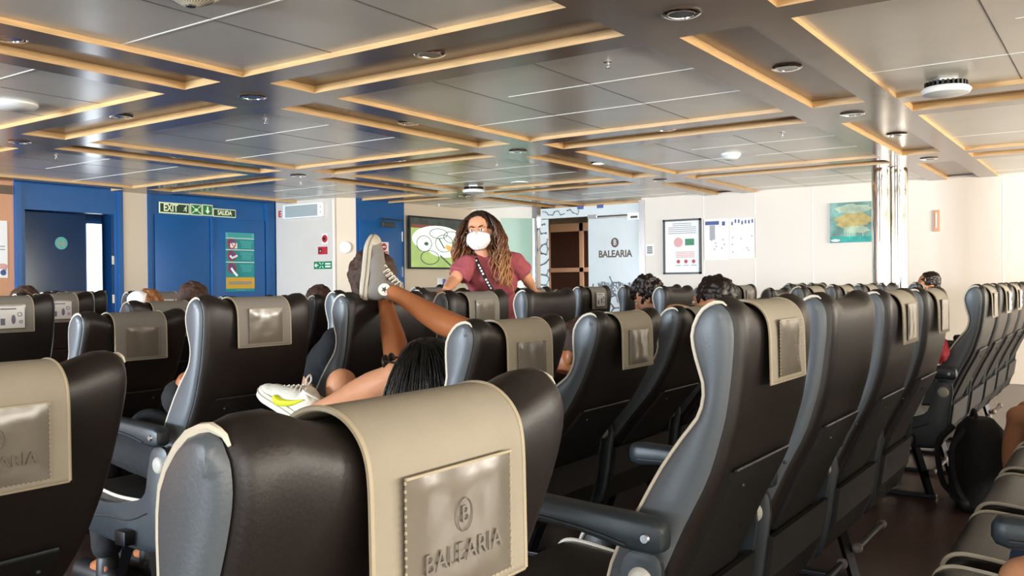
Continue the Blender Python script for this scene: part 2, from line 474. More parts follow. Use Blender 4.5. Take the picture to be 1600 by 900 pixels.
for i, j, m_ in lights:
    p = V((GX0+i*GDX, GY0+(j-1)*GDY, ZC+(TRAY if m_ else 0)))
    if not inframe(p) or p.x > XW-.2 or p.y > YW2-.1: continue
    if dlp is None: o = dlp = downlight()
    else: o = copy_tree(dlp)
    o.location = p
    lit = (i, j) == (1.5, 1)
    bi, bj = int(math.floor(i))+2, int(math.floor(j))+2
    if m_ == 0: lab = 'chrome ceiling downlight where the %s crosswise and %s lengthwise beams meet' % (ORD[bi], ORD[bj])
    elif i % 1: lab = 'chrome downlight midway in recess of %s lengthwise ceiling beam, past crossing %s' % (ORD[bj], ORD[bi])
    else: lab = 'chrome downlight midway in recess of %s crosswise ceiling beam, past crossing %s' % (ORD[bi], ORD[bj])
    if lit:
        lab = 'only glowing ceiling downlight, warm white, in a beam recess above the glass entrance'
        for k in kids(o):
            if k.name.startswith(('bulb', 'reflector')): k.data = k.data.copy(); k.data.materials[0] = MATS['lamp_on']
    tag(o, lab, 'downlight', 'recessed downlights in the ceiling')
ZP = ZC+COF
def sprinkler():
    r = empty('fire_sprinkler')
    bm = bmesh.new(); lathe(bm, [(.001, 0), (.03, 0), (.03, -.004), (.012, -.008), (.001, -.008)], 16); obj('collar', bm, 'steel', r)
    bm = bmesh.new(); tube(bm, [(0, 0, -.006), (0, 0, -.03)], .008, 10)
    for k in (-1, 1): tube(bm, [(k*.007, 0, -.028), (k*.014, 0, -.04), (k*.004, 0, -.056)], .003, 6)
    lathe(bm, [(.001, -.055), (.019, -.056), (.019, -.059), (.001, -.06)], 12); obj('nozzle', bm, 'steel', r)
    return r
sp = None
for u, v, w in ((950, 103, 'nearest the middle of the ceiling'), (415, 193, 'left of centre ahead of the left beam crossing'), (88, 246, 'on the far left above the toilet door'),
                (1222, 210, 'right of centre, beside the white smoke detector'), (776, 257, 'above the standing woman'), (470, 287, 'above the wall call points'), (686, 322, 'above the television')):
    if sp is None: o = sp = sprinkler()
    else: o = copy_tree(sp)
    o.location = onZ(u, v-6 if v < 200 else v-3, ZP if v < 280 else ZC+.002); o.scale = (.8, .8, .55)
    tag(o, 'small metal fire sprinkler head %s' % w, 'sprinkler', 'fire sprinklers under the ceiling')
def access_point(u, v, label):
    p = onZ(u, v, ZP); r = empty('ceiling_access_point', p, .5)
    bm = bmesh.new(); box(bm, -.05, .05, -.05, .05, -.02, 0, 0, None, .006); obj('mount', bm, 'white', r)
    bm = bmesh.new()
    for k in range(26):
        a = 2*PI*k/26; x, y = .118*math.cos(a), .118*math.sin(a)
        box(bm, -.006, .006, -.012, .012, -.052, -.018, 0, Matrix.Translation((x*.85, y*.85, 0)) @ Matrix.Rotation(a-PI/2, 4, 'Z'))
    lathe(bm, [(.001, -.018), (.085, -.018), (.095, -.05), (.001, -.052)], 28); obj('heat_sink', bm, 'black', r)
    bm = bmesh.new(); lathe(bm, [(.001, -.048), (.12, -.048), (.132, -.062), (.122, -.082), (.08, -.092), (.001, -.094)], 32); obj('cover', bm, 'white', r)
    tag(r, label, 'ceiling device', 'finned ceiling devices')
access_point(1478, 124, 'white ceiling device with black fins, at the upper right near the chrome pillars')
access_point(740, 290, 'white ceiling device with black fins, above the standing woman')
def ceil_disc(name, u, v, prof, matn, label, cat, slots=0):
    p = onZ(u, v, ZP); r = empty(name, p)
    bm = bmesh.new(); lathe(bm, prof, 32); obj('housing', bm, matn, r)
    if slots:
        bm = bmesh.new()
        for k in range(slots):
            a = 2*PI*k/slots
            tube(bm, [(.085*math.cos(a), .085*math.sin(a), -.0235), (.035*math.cos(a), .035*math.sin(a), -.047)], .003, 5)
        lathe(bm, [(.001, -.05), (.02, -.05), (.018, -.056), (.001, -.057)], 16)
        obj('grille', bm, 'darkgrey', r)
    tag(r, label, cat)
ceil_disc('ceiling_speaker', 298, -12, [(.001, 0), (.11, 0), (.112, -.01), (.09, -.022), (.035, -.05), (.001, -.052)], 'speaker_cream', 'cream slotted dome fitting on the ceiling at the top edge, left', 'ceiling fitting', 28)
ceil_disc('ceiling_disc_lamp', 22, 162, [(.001, 0), (.13, 0), (.135, -.012), (.11, -.03), (.001, -.034)], 'white', 'round white flat lamp on the ceiling at the left edge', 'ceiling lamp')
ceil_disc('smoke_detector', 1142, 240, [(.001, 0), (.085, 0), (.088, -.02), (.075, -.028), (.07, -.04), (.05, -.056), (.001, -.058)], 'white', 'round white smoke detector on the ceiling above the framed poster', 'smoke detector')
ceil_disc('ceiling_vent_disc', 812, 285, [(.001, 0), (.1, 0), (.1, -.008), (.001, -.01)], 'white', 'flat pale round plate on the ceiling right of the standing woman', 'ceiling plate')

# chrome pillars
for u, lab in ((1376, 'polished chrome floor to ceiling pillar, the left one of the pair'), (1404, 'polished chrome floor to ceiling pillar, the right one of the pair')):
    p = at(u, 300, 8.75); bm = bmesh.new()
    lathe(bm, [(.085, 0), (.085, ZC)], 40)
    o = empty('chrome_pillar', (p.x, p.y, 0)); tag(o, lab, 'pillar', 'pair of chrome pillars'); obj('shaft', bm, 'chrome', o)
    bm = bmesh.new(); lathe(bm, [(.086, 0), (.11, 0), (.11, .03), (.086, .05)], 32); obj('base_collar', bm, 'steel', o)

# ================================================================== SIGNS AND WALL FITTINGS
def board(name, M, w, h, mats, label, cat, t=.006, group=None):
    bm = bmesh.new(); box(bm, -w/2, w/2, -h/2, h/2, 0, t, 0, M)
    o = obj(name, bm, mats, smooth=False); tag(o, label, cat, group); return o
def rectY(u0, v0, u1, v1, Y):                         # centre, width, height of a rectangle on a wall facing -Y
    a = onY(u0, v0, Y); b_ = onY(u1, v1, Y); um = (u0+u1)/2
    return V(((a.x+b_.x)/2, Y, (a.z+b_.z)/2)), b_.x-a.x, a.z-b_.z
def rectX(u0, v0, u1, v1, X):
    a = onX(u0, v0, X); b_ = onX(u1, v1, X)
    return V((X, (a.y+b_.y)/2, (a.z+b_.z)/2)), a.y-b_.y, a.z-b_.z
YS = YW1-.036
def runner(bm, M, x, y, s, z, mi, flip=1):
    P = lambda a, b_: M @ V((x+flip*a*s, y+b_*s, z))
    disc(bm, M, x+flip*.12*s, y+.38*s, .09*s, z, mi)
    for q, r in (([(.08, .26), (-.02, -.02)], .07), ([(-.02, -.02), (.14, -.14), (.06, -.38)], .05), ([(-.02, -.02), (-.16, -.2), (-.36, -.22)], .05), ([(.06, .22), (.26, .1)], .035), ([(.05, .22), (-.16, .16), (-.2, 0)], .035)):
        tube(bm, [P(*k) for k in q], r*s, 6, mi)
# EXIT / assembly / arrow / SALIDA
c, w, h = rectY(248, 315, 296, 336, YS)
o = board('exit_sign', MY(c), w, .135, 'lime_white', 'dark green EXIT sign with running figure, above the blue double door', 'sign')
M = MY(c); bm = bmesh.new(); plate(bm, M, 0, 0, w-.03, .105, .008, 0); obj('face', bm, 'green_dark', o, False)
textmesh('lettering', 'EXIT', .125, M @ Matrix.Translation((-w*.13, 0, .009)), 'lime_white', o, sx=.78, bold=.003)
bm = bmesh.new(); runner(bm, M, w*.36, 0, .09, .009, 0); obj('running_figure', bm, 'lime_white', o)
c, w, h = rectY(297, 317, 315, 337, YS); c.z -= .005
o = board('assembly_sign', MY(c), w, .14, 'lime_white', 'square green assembly point sign with four arrows, right of the EXIT sign', 'sign')
M = MY(c); bm = bmesh.new(); plate(bm, M, 0, 0, w-.02, .12, .008); obj('face', bm, 'green', o, False)
bm = bmesh.new()
for sx_ in (-1, 1):
    for sy_ in (-1, 1): tube(bm, [M @ V((sx_*w*.40, sy_*.048, .009)), M @ V((sx_*w*.2, sy_*.024, .009))], [.004, .008], 5)
for k in (-1, 0, 1): disc(bm, M, k*.018, .008, .009, .0095); plate(bm, M, k*.018, -.012, .014, .022, .0095)
obj('pictogram', bm, 'lime_white', o)
c, w, h = rectY(315.5, 318, 332, 338, YS); c.z -= .004
o = board('arrow_sign', MY(c), w, .14, 'lime_white', 'square green sign with white downward arrow, left of the SALIDA sign', 'sign')
M = MY(c); bm = bmesh.new(); plate(bm, M, 0, 0, w-.02, .12, .008); obj('face', bm, 'green', o, False)
bm = bmesh.new(); prism(bm, [(-.012, .045), (.012, .045), (.012, -.005), (.036, -.005), (0, -.048), (-.036, -.005), (-.012, -.005)], .008, .010, M); obj('arrow', bm, 'lime_white', o, False)
c, w, h = rectY(332.5, 325, 368, 341, YS)
o = board('salida_sign', MY(c), w, .105, 'lime_white', 'green SALIDA sign above the right leaf of the blue double door', 'sign')
M = MY(c); bm = bmesh.new(); plate(bm, M, 0, 0, w-.02, .085, .008); obj('face', bm, 'green_dark', o, False)
textmesh('lettering', 'SALIDA', .082, M @ Matrix.Translation((0, 0, .009)), 'lime_white', o, sx=.82, bold=.002)
# teal safety poster
c, w, h = rectY(352, 363, 397.5, 455, YS)
o = board('safety_poster', MY(c), w, h, 'teal', 'teal and yellow hygiene rules poster on the blue door', 'poster', .004)
M = MY(c); bm = bmesh.new()
plate(bm, M, 0, h*.46, w, h*.08, .006, 0)
for k in (.405, .21, 0): plate(bm, M, 0, h*k, w, .008, .0062, 1)
obj('header_band', bm, ['teal_light', 'white'], o, False)
bm = bmesh.new(); plate(bm, M, 0, -h*.355, w, h*.19, .006, 0); plate(bm, M, 0, -h*.355, w*.8, .04, .0066, 1); obj('yellow_band', bm, ['yellow', 'cover'], o, False)
PM = ['red', 'ink_blue', 'white', 'teal_light', 'teal']
for k, yy in enumerate((.31, .11, -.1)):
    bm = bmesh.new()
    ring(bm, M, -w*.3, h*yy, w*.13, .008, .008, 0); disc(bm, M, -w*.3, h*yy, w*.12, .007, 1)
    tube(bm, [M @ V((-w*.39, h*yy+w*.09, .008)), M @ V((-w*.21, h*yy-w*.09, .008))], .006, 5, 0)
    if k == 0: plate(bm, M, -w*.23, h*(yy-.03), w*.24, h*.09, .009, 2)
    elif k == 1: tube(bm, [M @ V((-w*.36, h*yy, .009)), M @ V((-w*.3, h*yy-.03, .009)), M @ V((-w*.12, h*yy+.0, .009))], .016, 6, 2)
    else: tube(bm, [M @ V((-w*.33, h*yy, .009)), M @ V((-w*.24, h*yy-.05, .009)), M @ V((-w*.12, h*yy-.1, .009))], .016, 6, 2)
    obj('pictogram', bm, PM, o); bm = bmesh.new()
    for q in range(5): plate(bm, M, w*.22, h*(yy+.05-q*.026), w*(.44 if q < 2 else .34), .009, .0066, 3)
    obj('text_lines', bm, PM, o)
bm = bmesh.new()
for q in range(2): plate(bm, M, 0, h*(.475-q*.03), w*.84, .012, .0068, 4)
obj('header_text', bm, PM, o)
bm = bmesh.new(); plate(bm, M, 0, -h*.475, w*.3, .01, .0066, 3); obj('footer_text', bm, PM, o)
# toilet disc
p = onY(95.5, 380, YW1+.06); M = MY(V((p.x, YW1+.06, p.z)))
bm = bmesh.new(); disc(bm, M, 0, 0, .07, .006, 0, t=.006, seg=32); o = obj('toilet_sign', bm, 'teal_light', smooth=False)
tag(o, 'round green toilet sign with two figures on the dark blue door', 'sign')
bm = bmesh.new()
for k in (-1, 1):
    disc(bm, M, k*.024, .032, .010, .008); prism(bm, [(k*.024-.008, .02), (k*.024+.008, .02), (k*.024+.019, -.018), (k*.024+.006, -.018), (k*.024+.006, -.045), (k*.024-.006, -.045), (k*.024-.006, -.018), (k*.024-.019, -.018)], .006, .008, M)
obj('figures', bm, 'cover_edge', o, False)
# left poster on the orange wall and dark header panel
c, w, h = rectY(-34, 343, 12, 434, YW1)
o = board('wall_poster', MY(c), w, h, 'paper', 'white notice poster on the orange wall at the left edge', 'poster', .004)
M = MY(c); bm = bmesh.new()
for q in range(2): plate(bm, M, w*.3, -h*(-.05+q*.055), w*.22, .012, .005, 0)
ellipsoid(bm, (w*.32, -h*.3, .004), (.055, .03, .002), M, mi=1); disc(bm, M, w*.34, -h*.41, .03, .005, 2)
disc(bm, M, w*.40, -h*.35, .02, .005, 0)
obj('print', bm, ['ink_grey', 'ink_pink', 'ink_blue'], o, False)
c, w, h = rectY(-60, 284, 18.5, 304, YW1)
bm = bmesh.new(); box(bm, -w/2, w/2, -h/2, h/2, 0, .012, 0, MY(c)); tag(obj('trim_4', bm, 'bronze', smooth=False), kind='structure')
# lightbox on the step wall: seen from its edge, red E at its left
c, w, h = rectX(446, 317, 508, 343, X8)
o = empty('lightbox_sign', c); tag(o, 'white framed lightbox sign on the cream wall, red letter at its left', 'sign')
Mi = frame(V((0, 0, 0)), V((0, -1, 0)), V((0, 0, 1)), V((-1, 0, 0)))
h = .19
bm = bmesh.new(); box(bm, -w/2, w/2, -h/2, h/2, 0, .05, 0, Mi, .006); obj('case', bm, 'white', o)
bm = bmesh.new(); plate(bm, Mi, -.02, 0, w-.14, h-.035, .052); obj('glass_face', bm, 'sign_grey', o, False)
bm = bmesh.new()
for y in (-.035, .035): disc(bm, Mi, w/2-.035, y, .008, .052)
obj('screw', bm, 'darkgrey', o)
p = onX(437.5, 335, X8); textmesh('lettering', 'E', .115, Matrix.Translation(-V(c)) @ MX(V((X8, p.y, p.z))) @ Matrix.Translation((0, 0, .004)), 'red', o, bold=.004)
# alarm, call point, green sign
p = onX(508, 373, X8); M = MX(V((X8, p.y, p.z))); bm = bmesh.new(); plate(bm, M, 0, 0, .115, .13, .006); o = obj('fire_alarm_sign', bm, 'white', smooth=False); tag(o, 'white square plate with round red alarm bell symbol, on cream wall', 'alarm')
bm = bmesh.new(); lathe(bm, [(.001, .016), (.02, .016), (.05, .012), (.052, .006)], 28, M); obj('bell', bm, 'red', o); bm = bmesh.new(); disc(bm, M, 0, 0, .02, .019); obj('bell_centre', bm, 'black', o)
p = onX(505.5, 391.5, X8); M = MX(V((X8, p.y, p.z))); bm = bmesh.new(); box(bm, -.075, .075, -.05, .05, 0, .03, 0, M, .004); o = obj('alarm_call_point', bm, 'red'); tag(o, 'small red fire alarm call point box below the alarm bell', 'alarm box')
bm = bmesh.new(); plate(bm, M, -.03, 0, .05, .05, .032); obj('button_plate', bm, 'black', o, False); bm = bmesh.new(); disc(bm, M, -.025, -.005, .012, .035); obj('button', bm, 'cap_white', o)
c, w, h = rectX(491, 409, 518.5, 420, X8); M = MX(c)
o = board('direction_sign', M, w, .10, 'green', 'green assembly direction sign with left arrow, lowest on the cream wall', 'sign')
bm = bmesh.new(); tube(bm, [M @ V((-w*.25, 0, .008)), M @ V((-w*.38, 0, .008))], .009, 5); prism(bm, [(-w*.46, 0), (-w*.35, .03), (-w*.35, -.03)], .006, .009, M)
for sx_ in (-1, 1):
    for sy_ in (-1, 1): tube(bm, [M @ V((-w*.06+sx_*.035, sy_*.035, .008)), M @ V((-w*.06+sx_*.012, sy_*.012, .008))], .005, 5)
for q in (-1, 1): plate(bm, M, w*.3, q*.018, w*.3, .02, .008)
obj('symbols', bm, 'white', o)
# door closer, no-entry sign, red notice, round white lamp
p = onY(604, 351, YW2-.03); bm = bmesh.new(); o = empty('door_closer', (p.x, YW2-.03, p.z)); tag(o, 'dark metal door closer at the top of the narrow blue door', 'door closer')
box(bm, -.12, .12, -.055, 0, -.035, .035, 0, None, .006); obj('body', bm, 'darkgrey', o)
bm = bmesh.new(); tube(bm, [(-.08, -.03, .03), (-.11, -.03, .075), (.33, -.015, .07)], .01, 6); obj('arm', bm, 'darkgrey', o)
YD = YW2-.03
c, w, h = rectY(592.5, 378, 607, 398, YD); M = MY(c); o = board('no_entry_sign', M, w, h, 'white', 'white sign with red no entry circle on the narrow blue door', 'sign', .003)
bm = bmesh.new(); disc(bm, M, 0, h*.12, .052, .005, 0); plate(bm, M, 0, h*.12, .06, .016, .007, 1); plate(bm, M, 0, -h*.3, w*.84, .02, .005, 0); plate(bm, M, 0, -h*.43, w*.84, .012, .005, 0); obj('print', bm, ['red', 'white'], o, False)
c, w, h = rectY(591, 399, 608, 411, YD); M = MY(c); o = board('red_notice', M, w, h, 'red', 'red notice with white border on the narrow blue door, below the no entry sign', 'sign', .003)
bm = bmesh.new(); plate(bm, M, 0, h*.46, w, h*.06, .005); plate(bm, M, 0, -h*.46, w, h*.06, .005); plate(bm, M, -w*.47, 0, w*.05, h, .005); plate(bm, M, w*.47, 0, w*.05, h, .005); plate(bm, M, 0, -h*.12, w*.4, h*.14, .005); obj('print', bm, 'white', o, False)
p = at(554, 384, 11.2); bm = bmesh.new(); Mc = frame(V((8.32, 8.44, p.z)), V((.71, -.71, 0)), V((0, 0, 1)), V((-.71, -.71, 0)))
lathe(bm, [(.001, .03), (.05, .028), (.075, .015), (.08, 0)], 28, Mc); o = obj('round_wall_plate', bm, 'white'); tag(o, 'round white plate on the wall corner behind the raised grey shoe', 'wall plate')
# television
c, w, h = rectY(637, 336, 733, 421, YW2-.08); w = h*1.74; c.x = onY(640, 380, YW2-.08).x+w/2
o = empty('television', (c.x, YW2-.004, c.z)); tag(o, 'wall mounted television showing a green and white cookery picture', 'television')
Mi = frame(V((0, 0, 0)), V((1, 0, 0)), V((0, 0, 1)), V((0, -1, 0)))
bm = bmesh.new(); box(bm, -w/2, w/2, -h/2, h/2, .04, .08, 0, Mi, .005); box(bm, -.2, .2, -.2, .2, 0, .041, 0, Mi); obj('cabinet', bm, 'black', o)
bm = bmesh.new(); zz = .0815
sw, sh = w-.05, h-.05
plate(bm, Mi, 0, 0, sw, sh, zz, 0)
plate(bm, Mi, 0, sh*.40, sw, sh*.2, zz+.0012, 1); plate(bm, Mi, -sw*.25, sh*.33, sw*.48, sh*.07, zz+.002, 2)
plate(bm, Mi, sw*.25, sh*.35, sw*.5, sh*.3, zz+.0015, 1)
def clp(x, y): return max(-sw/2, min(sw/2, x)), max(-sh/2, min(sh/2, y))
def blob(x, y, rx, ry, mi, dz, n=40): prism(bm, [clp(sw*(x+rx*math.cos(2*PI*k/n)), sh*(y+ry*math.sin(2*PI*k/n))) for k in range(n)], zz, zz+dz, Mi, mi)
blob(-.05, -.05, .42, .36, 0, .0022); blob(-.02, .08, .46, .28, 3, .003); blob(.10, -.02, .36, .27, 3, .0034); blob(-.28, -.02, .13, .17, 3, .0036)
for x, y, rx, ry in ((-.28, -.02, .13, .16), (-.02, .2, .16, .1), (.22, .14, .15, .12), (.08, .0, .16, .18), (-.18, -.3, .16, .14)):
    ring(bm, Mi, sw*x, sh*y, sw*rx, .007, zz+.005, 5, ry=sh*ry)
blob(-.24, -.02, .04, .04, 5, .0042); blob(.42, -.05, .2, .3, 0, .0038)
tube(bm, [Mi @ V((sw*.10, -sh*.05, zz+.006)), Mi @ V((sw*.2, -sh*.12, zz+.006)), Mi @ V((sw*.4, -sh*.1, zz+.006))], [.03, .05, .07], 8, 4)
blob(.33, -.06, .07, .12, 6, .009)
tube(bm, [Mi @ V((-sw*.02, sh*.1, zz+.005)), Mi @ V((sw*.08, -sh*.1, zz+.005))], .012, 6, 5); tube(bm, [Mi @ V((0, -sh*.25, zz+.005)), Mi @ V((sw*.2, -sh*.46, zz+.005))], .012, 6, 5)
obj('screen', bm, ['tv_green', 'tv_dark', 'tv_maroon', 'tv_white', 'tv_skin', 'tv_line', 'tv_blue'], o, False)
p = onY(691, 441, YW2); o = empty('wall_socket', (p.x, YW2, p.z)); tag(o, 'white double wall socket with plug below the television', 'socket')
bm = bmesh.new(); box(bm, -.11, .11, -.06, .06, 0, .015, 0, Mi, .004); obj('plate', bm, 'white', o); bm = bmesh.new(); box(bm, -.01, .02, -.05, .05, .015, .05, 0, Mi); obj('plug', bm, 'ink_blue', o)

# ------------------------------------------------------------------ glass entrance
def coral(bm, M, w, h, n, z, mi=0, r=.008, seed=1):
    rd = random.Random(seed)
    def br(x, y, a, L, d):
        if d == 0 or L < .015: return
        x2, y2 = x+L*math.cos(a), y+L*math.sin(a)
        mx, my = (x+x2)/2+rd.uniform(-.1, .1)*L, (y+y2)/2
        if abs(x2) > w/2 or y2 > h: return
        tube(bm, [M @ V((x, y, z)), M @ V((mx, my, z)), M @ V((x2, y2, z))], [r*(.4+.18*d), r*(.38+.16*d), r*(.3+.15*d)], 5, mi)
        br(x2, y2, a+rd.uniform(.35, .8), L*.82, d-1); br(x2, y2, a-rd.uniform(.35, .8), L*.82, d-1)
    for k in range(n): br(-w/2+w*(k+.5)/n, 0, PI/2+rd.uniform(-.3, .3), h*.2, 6)
def net(bm, M, w, h, cell, z, r, seed, keep, mats=(0,)):
    rd = random.Random(seed); nx, ny = int(w/cell)+2, int(h/(cell*.87))+2; P = {}
    for i in range(nx):
        for j in range(ny): P[i, j] = V((-w/2+(i+(j % 2)*.5-.5)*cell+rd.uniform(-.2, .2)*cell, (j-.3)*cell*.87+rd.uniform(-.2, .2)*cell, 0))
    for (i, j), p in P.items():                       # honeycomb cells: drop every third point of the triangular grid
        if (i-(j % 2)*0+j//1*2-(j//2)*1) % 3 == 0: continue
        for di, dj in ((1, 0), (j % 2, 1), (j % 2-1, 1)):
            k = (i+di, j+dj)
            if k not in P: continue
            q = P[k]
            if (k[0]+k[1]*2-(k[1]//2)) % 3 == 0: continue
            m_ = (p+q)/2
            if max(abs(p.x), abs(q.x)) > w/2 or not 0 <= min(p.y, q.y) or max(p.y, q.y) > h: continue
            if rd.random() > keep(m_.x/w, m_.y/h): continue
            pts = [M @ V((a.x, a.y, z)) for a in (p, m_+V((rd.uniform(-.08, .08), rd.uniform(-.08, .08), 0))*cell, q)]
            tube(bm, pts, [r*rd.uniform(.9, 1.5), r*rd.uniform(.6, .9), r*rd.uniform(.9, 1.5)], 5, rd.choice(mats))
XG = XW+.04
def MXo(y, z): return frame(V((XG, y, z)), V((0, -1, 0)), V((0, 0, 1)), V((-1, 0, 0)))
ydc, yw_ = (yg[2]+yg[3])/2, yg[2]-yg[3]
o = empty('frosted_glass_door', (XG, ydc, 0)); tag(o, 'frosted glass door with brown lettering, round emblem and coral pattern', 'door')
Mi = frame(V((0, 0, 0)), V((0, -1, 0)), V((0, 0, 1)), V((-1, 0, 0)))
bm = bmesh.new(); box(bm, -yw_/2+.005, yw_/2-.03, .02, zt-.01, -.006, .006, 0, Mi, .002); obj('pane', bm, 'frost', o)
zlog = onX(957, 397, XW).z
textmesh('lettering', 'BALEARIA', .135, Mi @ Matrix.Translation((0, zlog, .007)), 'logo_brown', o, sx=.88, bold=.004)
zl2 = onX(957, 379, XW).z
bm = bmesh.new(); disc(bm, Mi, 0, zl2, .06, .008, 0, ry=.068); obj('emblem', bm, 'logo_brown', o, False)
textmesh('emblem_letter', 'B', .11, Mi @ Matrix.Translation((0, zl2, .0085)), 'frost', o, sx=.8, bold=.002)
bm = bmesh.new(); net(bm, Mi @ Matrix.Translation((.01, .1, 0)), yw_*.93, 1.16, .1, .008, .011, 5, lambda x, y: 1 if y < .8 else .55 if y < .93 else .3, (0, 0, 1))
coral(bm, Mi @ Matrix.Translation((.05, .85, 0)), yw_*.8, .4, 3, .009, 0, .011, 9); obj('coral_pattern', bm, ['coral', 'coral_brown'], o)
bm = bmesh.new(); box(bm, -yw_/2+.005, yw_/2-.03, zt-.03, zt-.01, -.012, .012, 0, Mi); box(bm, -yw_/2, -yw_/2+.14, zt-.02, zt+.03, -.014, .014, 0, Mi); obj('rail', bm, 'steel', o)
# transom and side light
o = empty('transom_glass', (XG, (yg[0]+yg[3])/2, 0)); tag(o, 'fixed glass above the entrance with dark coral pattern at its left', 'glass panel')
wt = yg[0]-yg[3]
bm = bmesh.new(); box(bm, -wt/2+.06, wt/2-.04, zt+.01, ZC-.03, -.005, .005, 0, Mi); obj('pane', bm, 'frost', o, False)
bm = bmesh.new(); net(bm, Mi @ Matrix.Translation((-wt*.27, zt+.015, 0)), wt*.4, ZC-zt-.05, .07, .008, .0075, 3, lambda x, y: .95 if x < .1 else .55); obj('coral_pattern', bm, 'coral', o)
bm = bmesh.new()
for y in (-.12, .2): box(bm, y-.05, y+.05, ZC-.07, ZC-.02, -.01, .012, 0, Mi)
obj('clamp', bm, 'ink_blue', o, False)
ysc = (yg[0]+yg[1])/2; o = empty('side_glass', (XG, ysc, 0)); tag(o, 'narrow fixed glass beside the entrance, covered with coral pattern', 'glass panel'); ws = yg[0]-yg[1]
bm = bmesh.new(); box(bm, -ws/2+.05, ws/2, .02, zt, -.005, .005, 0, Mi); obj('pane', bm, 'frost', o, False)
bm = bmesh.new(); net(bm, Mi @ Matrix.Translation((.02, .1, 0)), ws*.95, zt-.15, .085, .007, .012, 8, lambda x, y: .9, (0, 0, 1))
obj('coral_pattern', bm, ['coral', 'coral_brown'], o)
# opened glass leaf standing in the room
pa, pb = V((XW-.02, yg[0]+.02, 0)), onX(800, 400, XW-.02); ztl = onX(812, 343, XW).z
o = empty('open_glass_leaf', pa); tag(o, 'clear greenish glass door leaf folded open against the wall, behind the woman', 'door')
L = V((-.45, pb.y-pa.y-.12, 0)); ax = L.normalized(); Ml = frame(V((0, 0, 0)), ax, V((0, 0, 1)), ax.cross(V((0, 0, 1))))
bm = bmesh.new(); box(bm, 0, L.length, .03, ztl, -.006, .006, 0, Ml, .002); obj('pane', bm, 'glass_green', o)
bm = bmesh.new(); box(bm, .0, .03, .03, ztl, -.009, .009, 0, Ml); obj('edge_rail', bm, 'steel', o)
# cabinet seen through the doorway
cw = 1.35; xc_ = 12.6; pc = onX(885, 400, xc_); o = empty('wooden_cabinet', (xc_, pc.y, 0)); tag(o, 'tall dark brown cabinet with pale wooden frame, seen through the entrance', 'cabinet')
zt2 = onX(880, 350, xc_).z; zm = onX(880, 422, xc_).z; hw = (onX(853, 400, xc_).y-onX(917, 400, xc_).y)/2
bm = bmesh.new(); box(bm, -.0, .35, -hw-.5, hw, 0, zt2); obj('carcass', bm, 'cabinet_dark', o, False)
bm = bmesh.new()
for a, b_, z0, z1 in ((-hw-.5, hw, zt2-.13, zt2), (-hw-.5, hw, zm-.035, zm+.035), (hw-.09, hw-.02, 0, zt2), (-hw*.72-.05, -hw*.72+.02, 0, zt2)): box(bm, -.03, 0, a, b_, z0, z1)
obj('frame_rail', bm, 'cabinet_pink', o, False)
bm = bmesh.new(); box(bm, -.012, 0, -hw*.7, hw-.1, zm+.05, zt2-.15, 0, None, .003); obj('door_panel', bm, 'cabinet_dark', o)

# papers, framed poster, painting on the right wall
c, w, h = rectX(1037, 344, 1096.5, 428, XW); o = empty('framed_poster', c); tag(o, 'white information poster in a thin dark frame on the right wall', 'poster')
bm = bmesh.new()
for q in ((-w/2, w/2, h/2-.025, h/2), (-w/2, w/2, -h/2, -h/2+.025), (-w/2, -w/2+.025, -h/2, h/2), (w/2-.025, w/2, -h/2, h/2)): box(bm, *q, 0, .03, 0, Mi)
obj('frame', bm, 'darkgrey', o, False)
bm = bmesh.new(); plate(bm, Mi, 0, 0, w-.04, h-.04, .012, 0)
for q in range(6): plate(bm, Mi, 0, h*(.42-q*.035), w*(.5 if q < 2 else .74), .012, .014, 1)
plate(bm, Mi, w*.2, h*.08, w*.24, h*.12, .014, 2); disc(bm, Mi, -w*.1, h*.08, w*.12, .014, 3)
for q in range(4): plate(bm, Mi, w*.08, -h*(.1+q*.03), w*.5, .012, .014, 3)
for q in range(3): disc(bm, Mi, -w*.1+q*w*.2, -h*.27, .025, .014, 4); plate(bm, Mi, -w*.1+q*w*.2, -h*.34, w*.14, .012, .014, 1)
obj('sheet', bm, ['paper', 'ink_grey', 'green', 'ink_pink', 'red'], o, False)
for k, (q, lab) in enumerate((((1099, 343, 1139, 406), 'white notice with blue headline, taped right of the framed poster'), ((1140, 342, 1181, 403), 'white notice with scattered blue headline letters, farthest right of the notices'))):
    c, w, h = rectX(*q, XW); o = board('paper_notice', MX(c), w, h, 'paper', lab, 'notice', .003, 'paper notices on the right wall'); M = MX(c)
    bm = bmesh.new(); rd = random.Random(k)
    if k == 0:
        plate(bm, M, -w*.15, h*.40, w*.55, h*.09, .0045, 0); plate(bm, M, -w*.14, h*.17, w*.22, h*.35, .0045, 1); plate(bm, M, w*.3, h*.38, w*.12, h*.1, .0045, 0)
    else:
        for q in range(7): plate(bm, M, -w*.4+q*w*.13, h*.41+rd.uniform(-.02, .02), w*.06, h*.09, .0045, 0)
    for q in range(7): plate(bm, M, rd.uniform(-.4, .4)*w, rd.uniform(-.35, .1)*h, w*.05, h*.04, .0045, 1)
    obj('print', bm, ['ink_blue', 'ink_grey'], o, False)
c, w, h = rectX(1009, 382, 1022, 399, XW); o = board('small_notice', MX(c), w, h, 'paper', 'small white printed notice on the wall beside the frosted door', 'notice', .003); M = MX(c)
bm = bmesh.new()
for q in range(4): plate(bm, M, 0, h*(.25-q*.17), w*.66, h*.1, .0045)
obj('print', bm, 'darkgrey', o, False)
c, w, h = rectX(981, 333, 999, 343, XW); M = MX(c); M.translation.x -= .012; o = board('door_sticker', M, w, h, 'paper', 'small white sticker at the upper right corner of the glass entrance', 'sticker', .003)
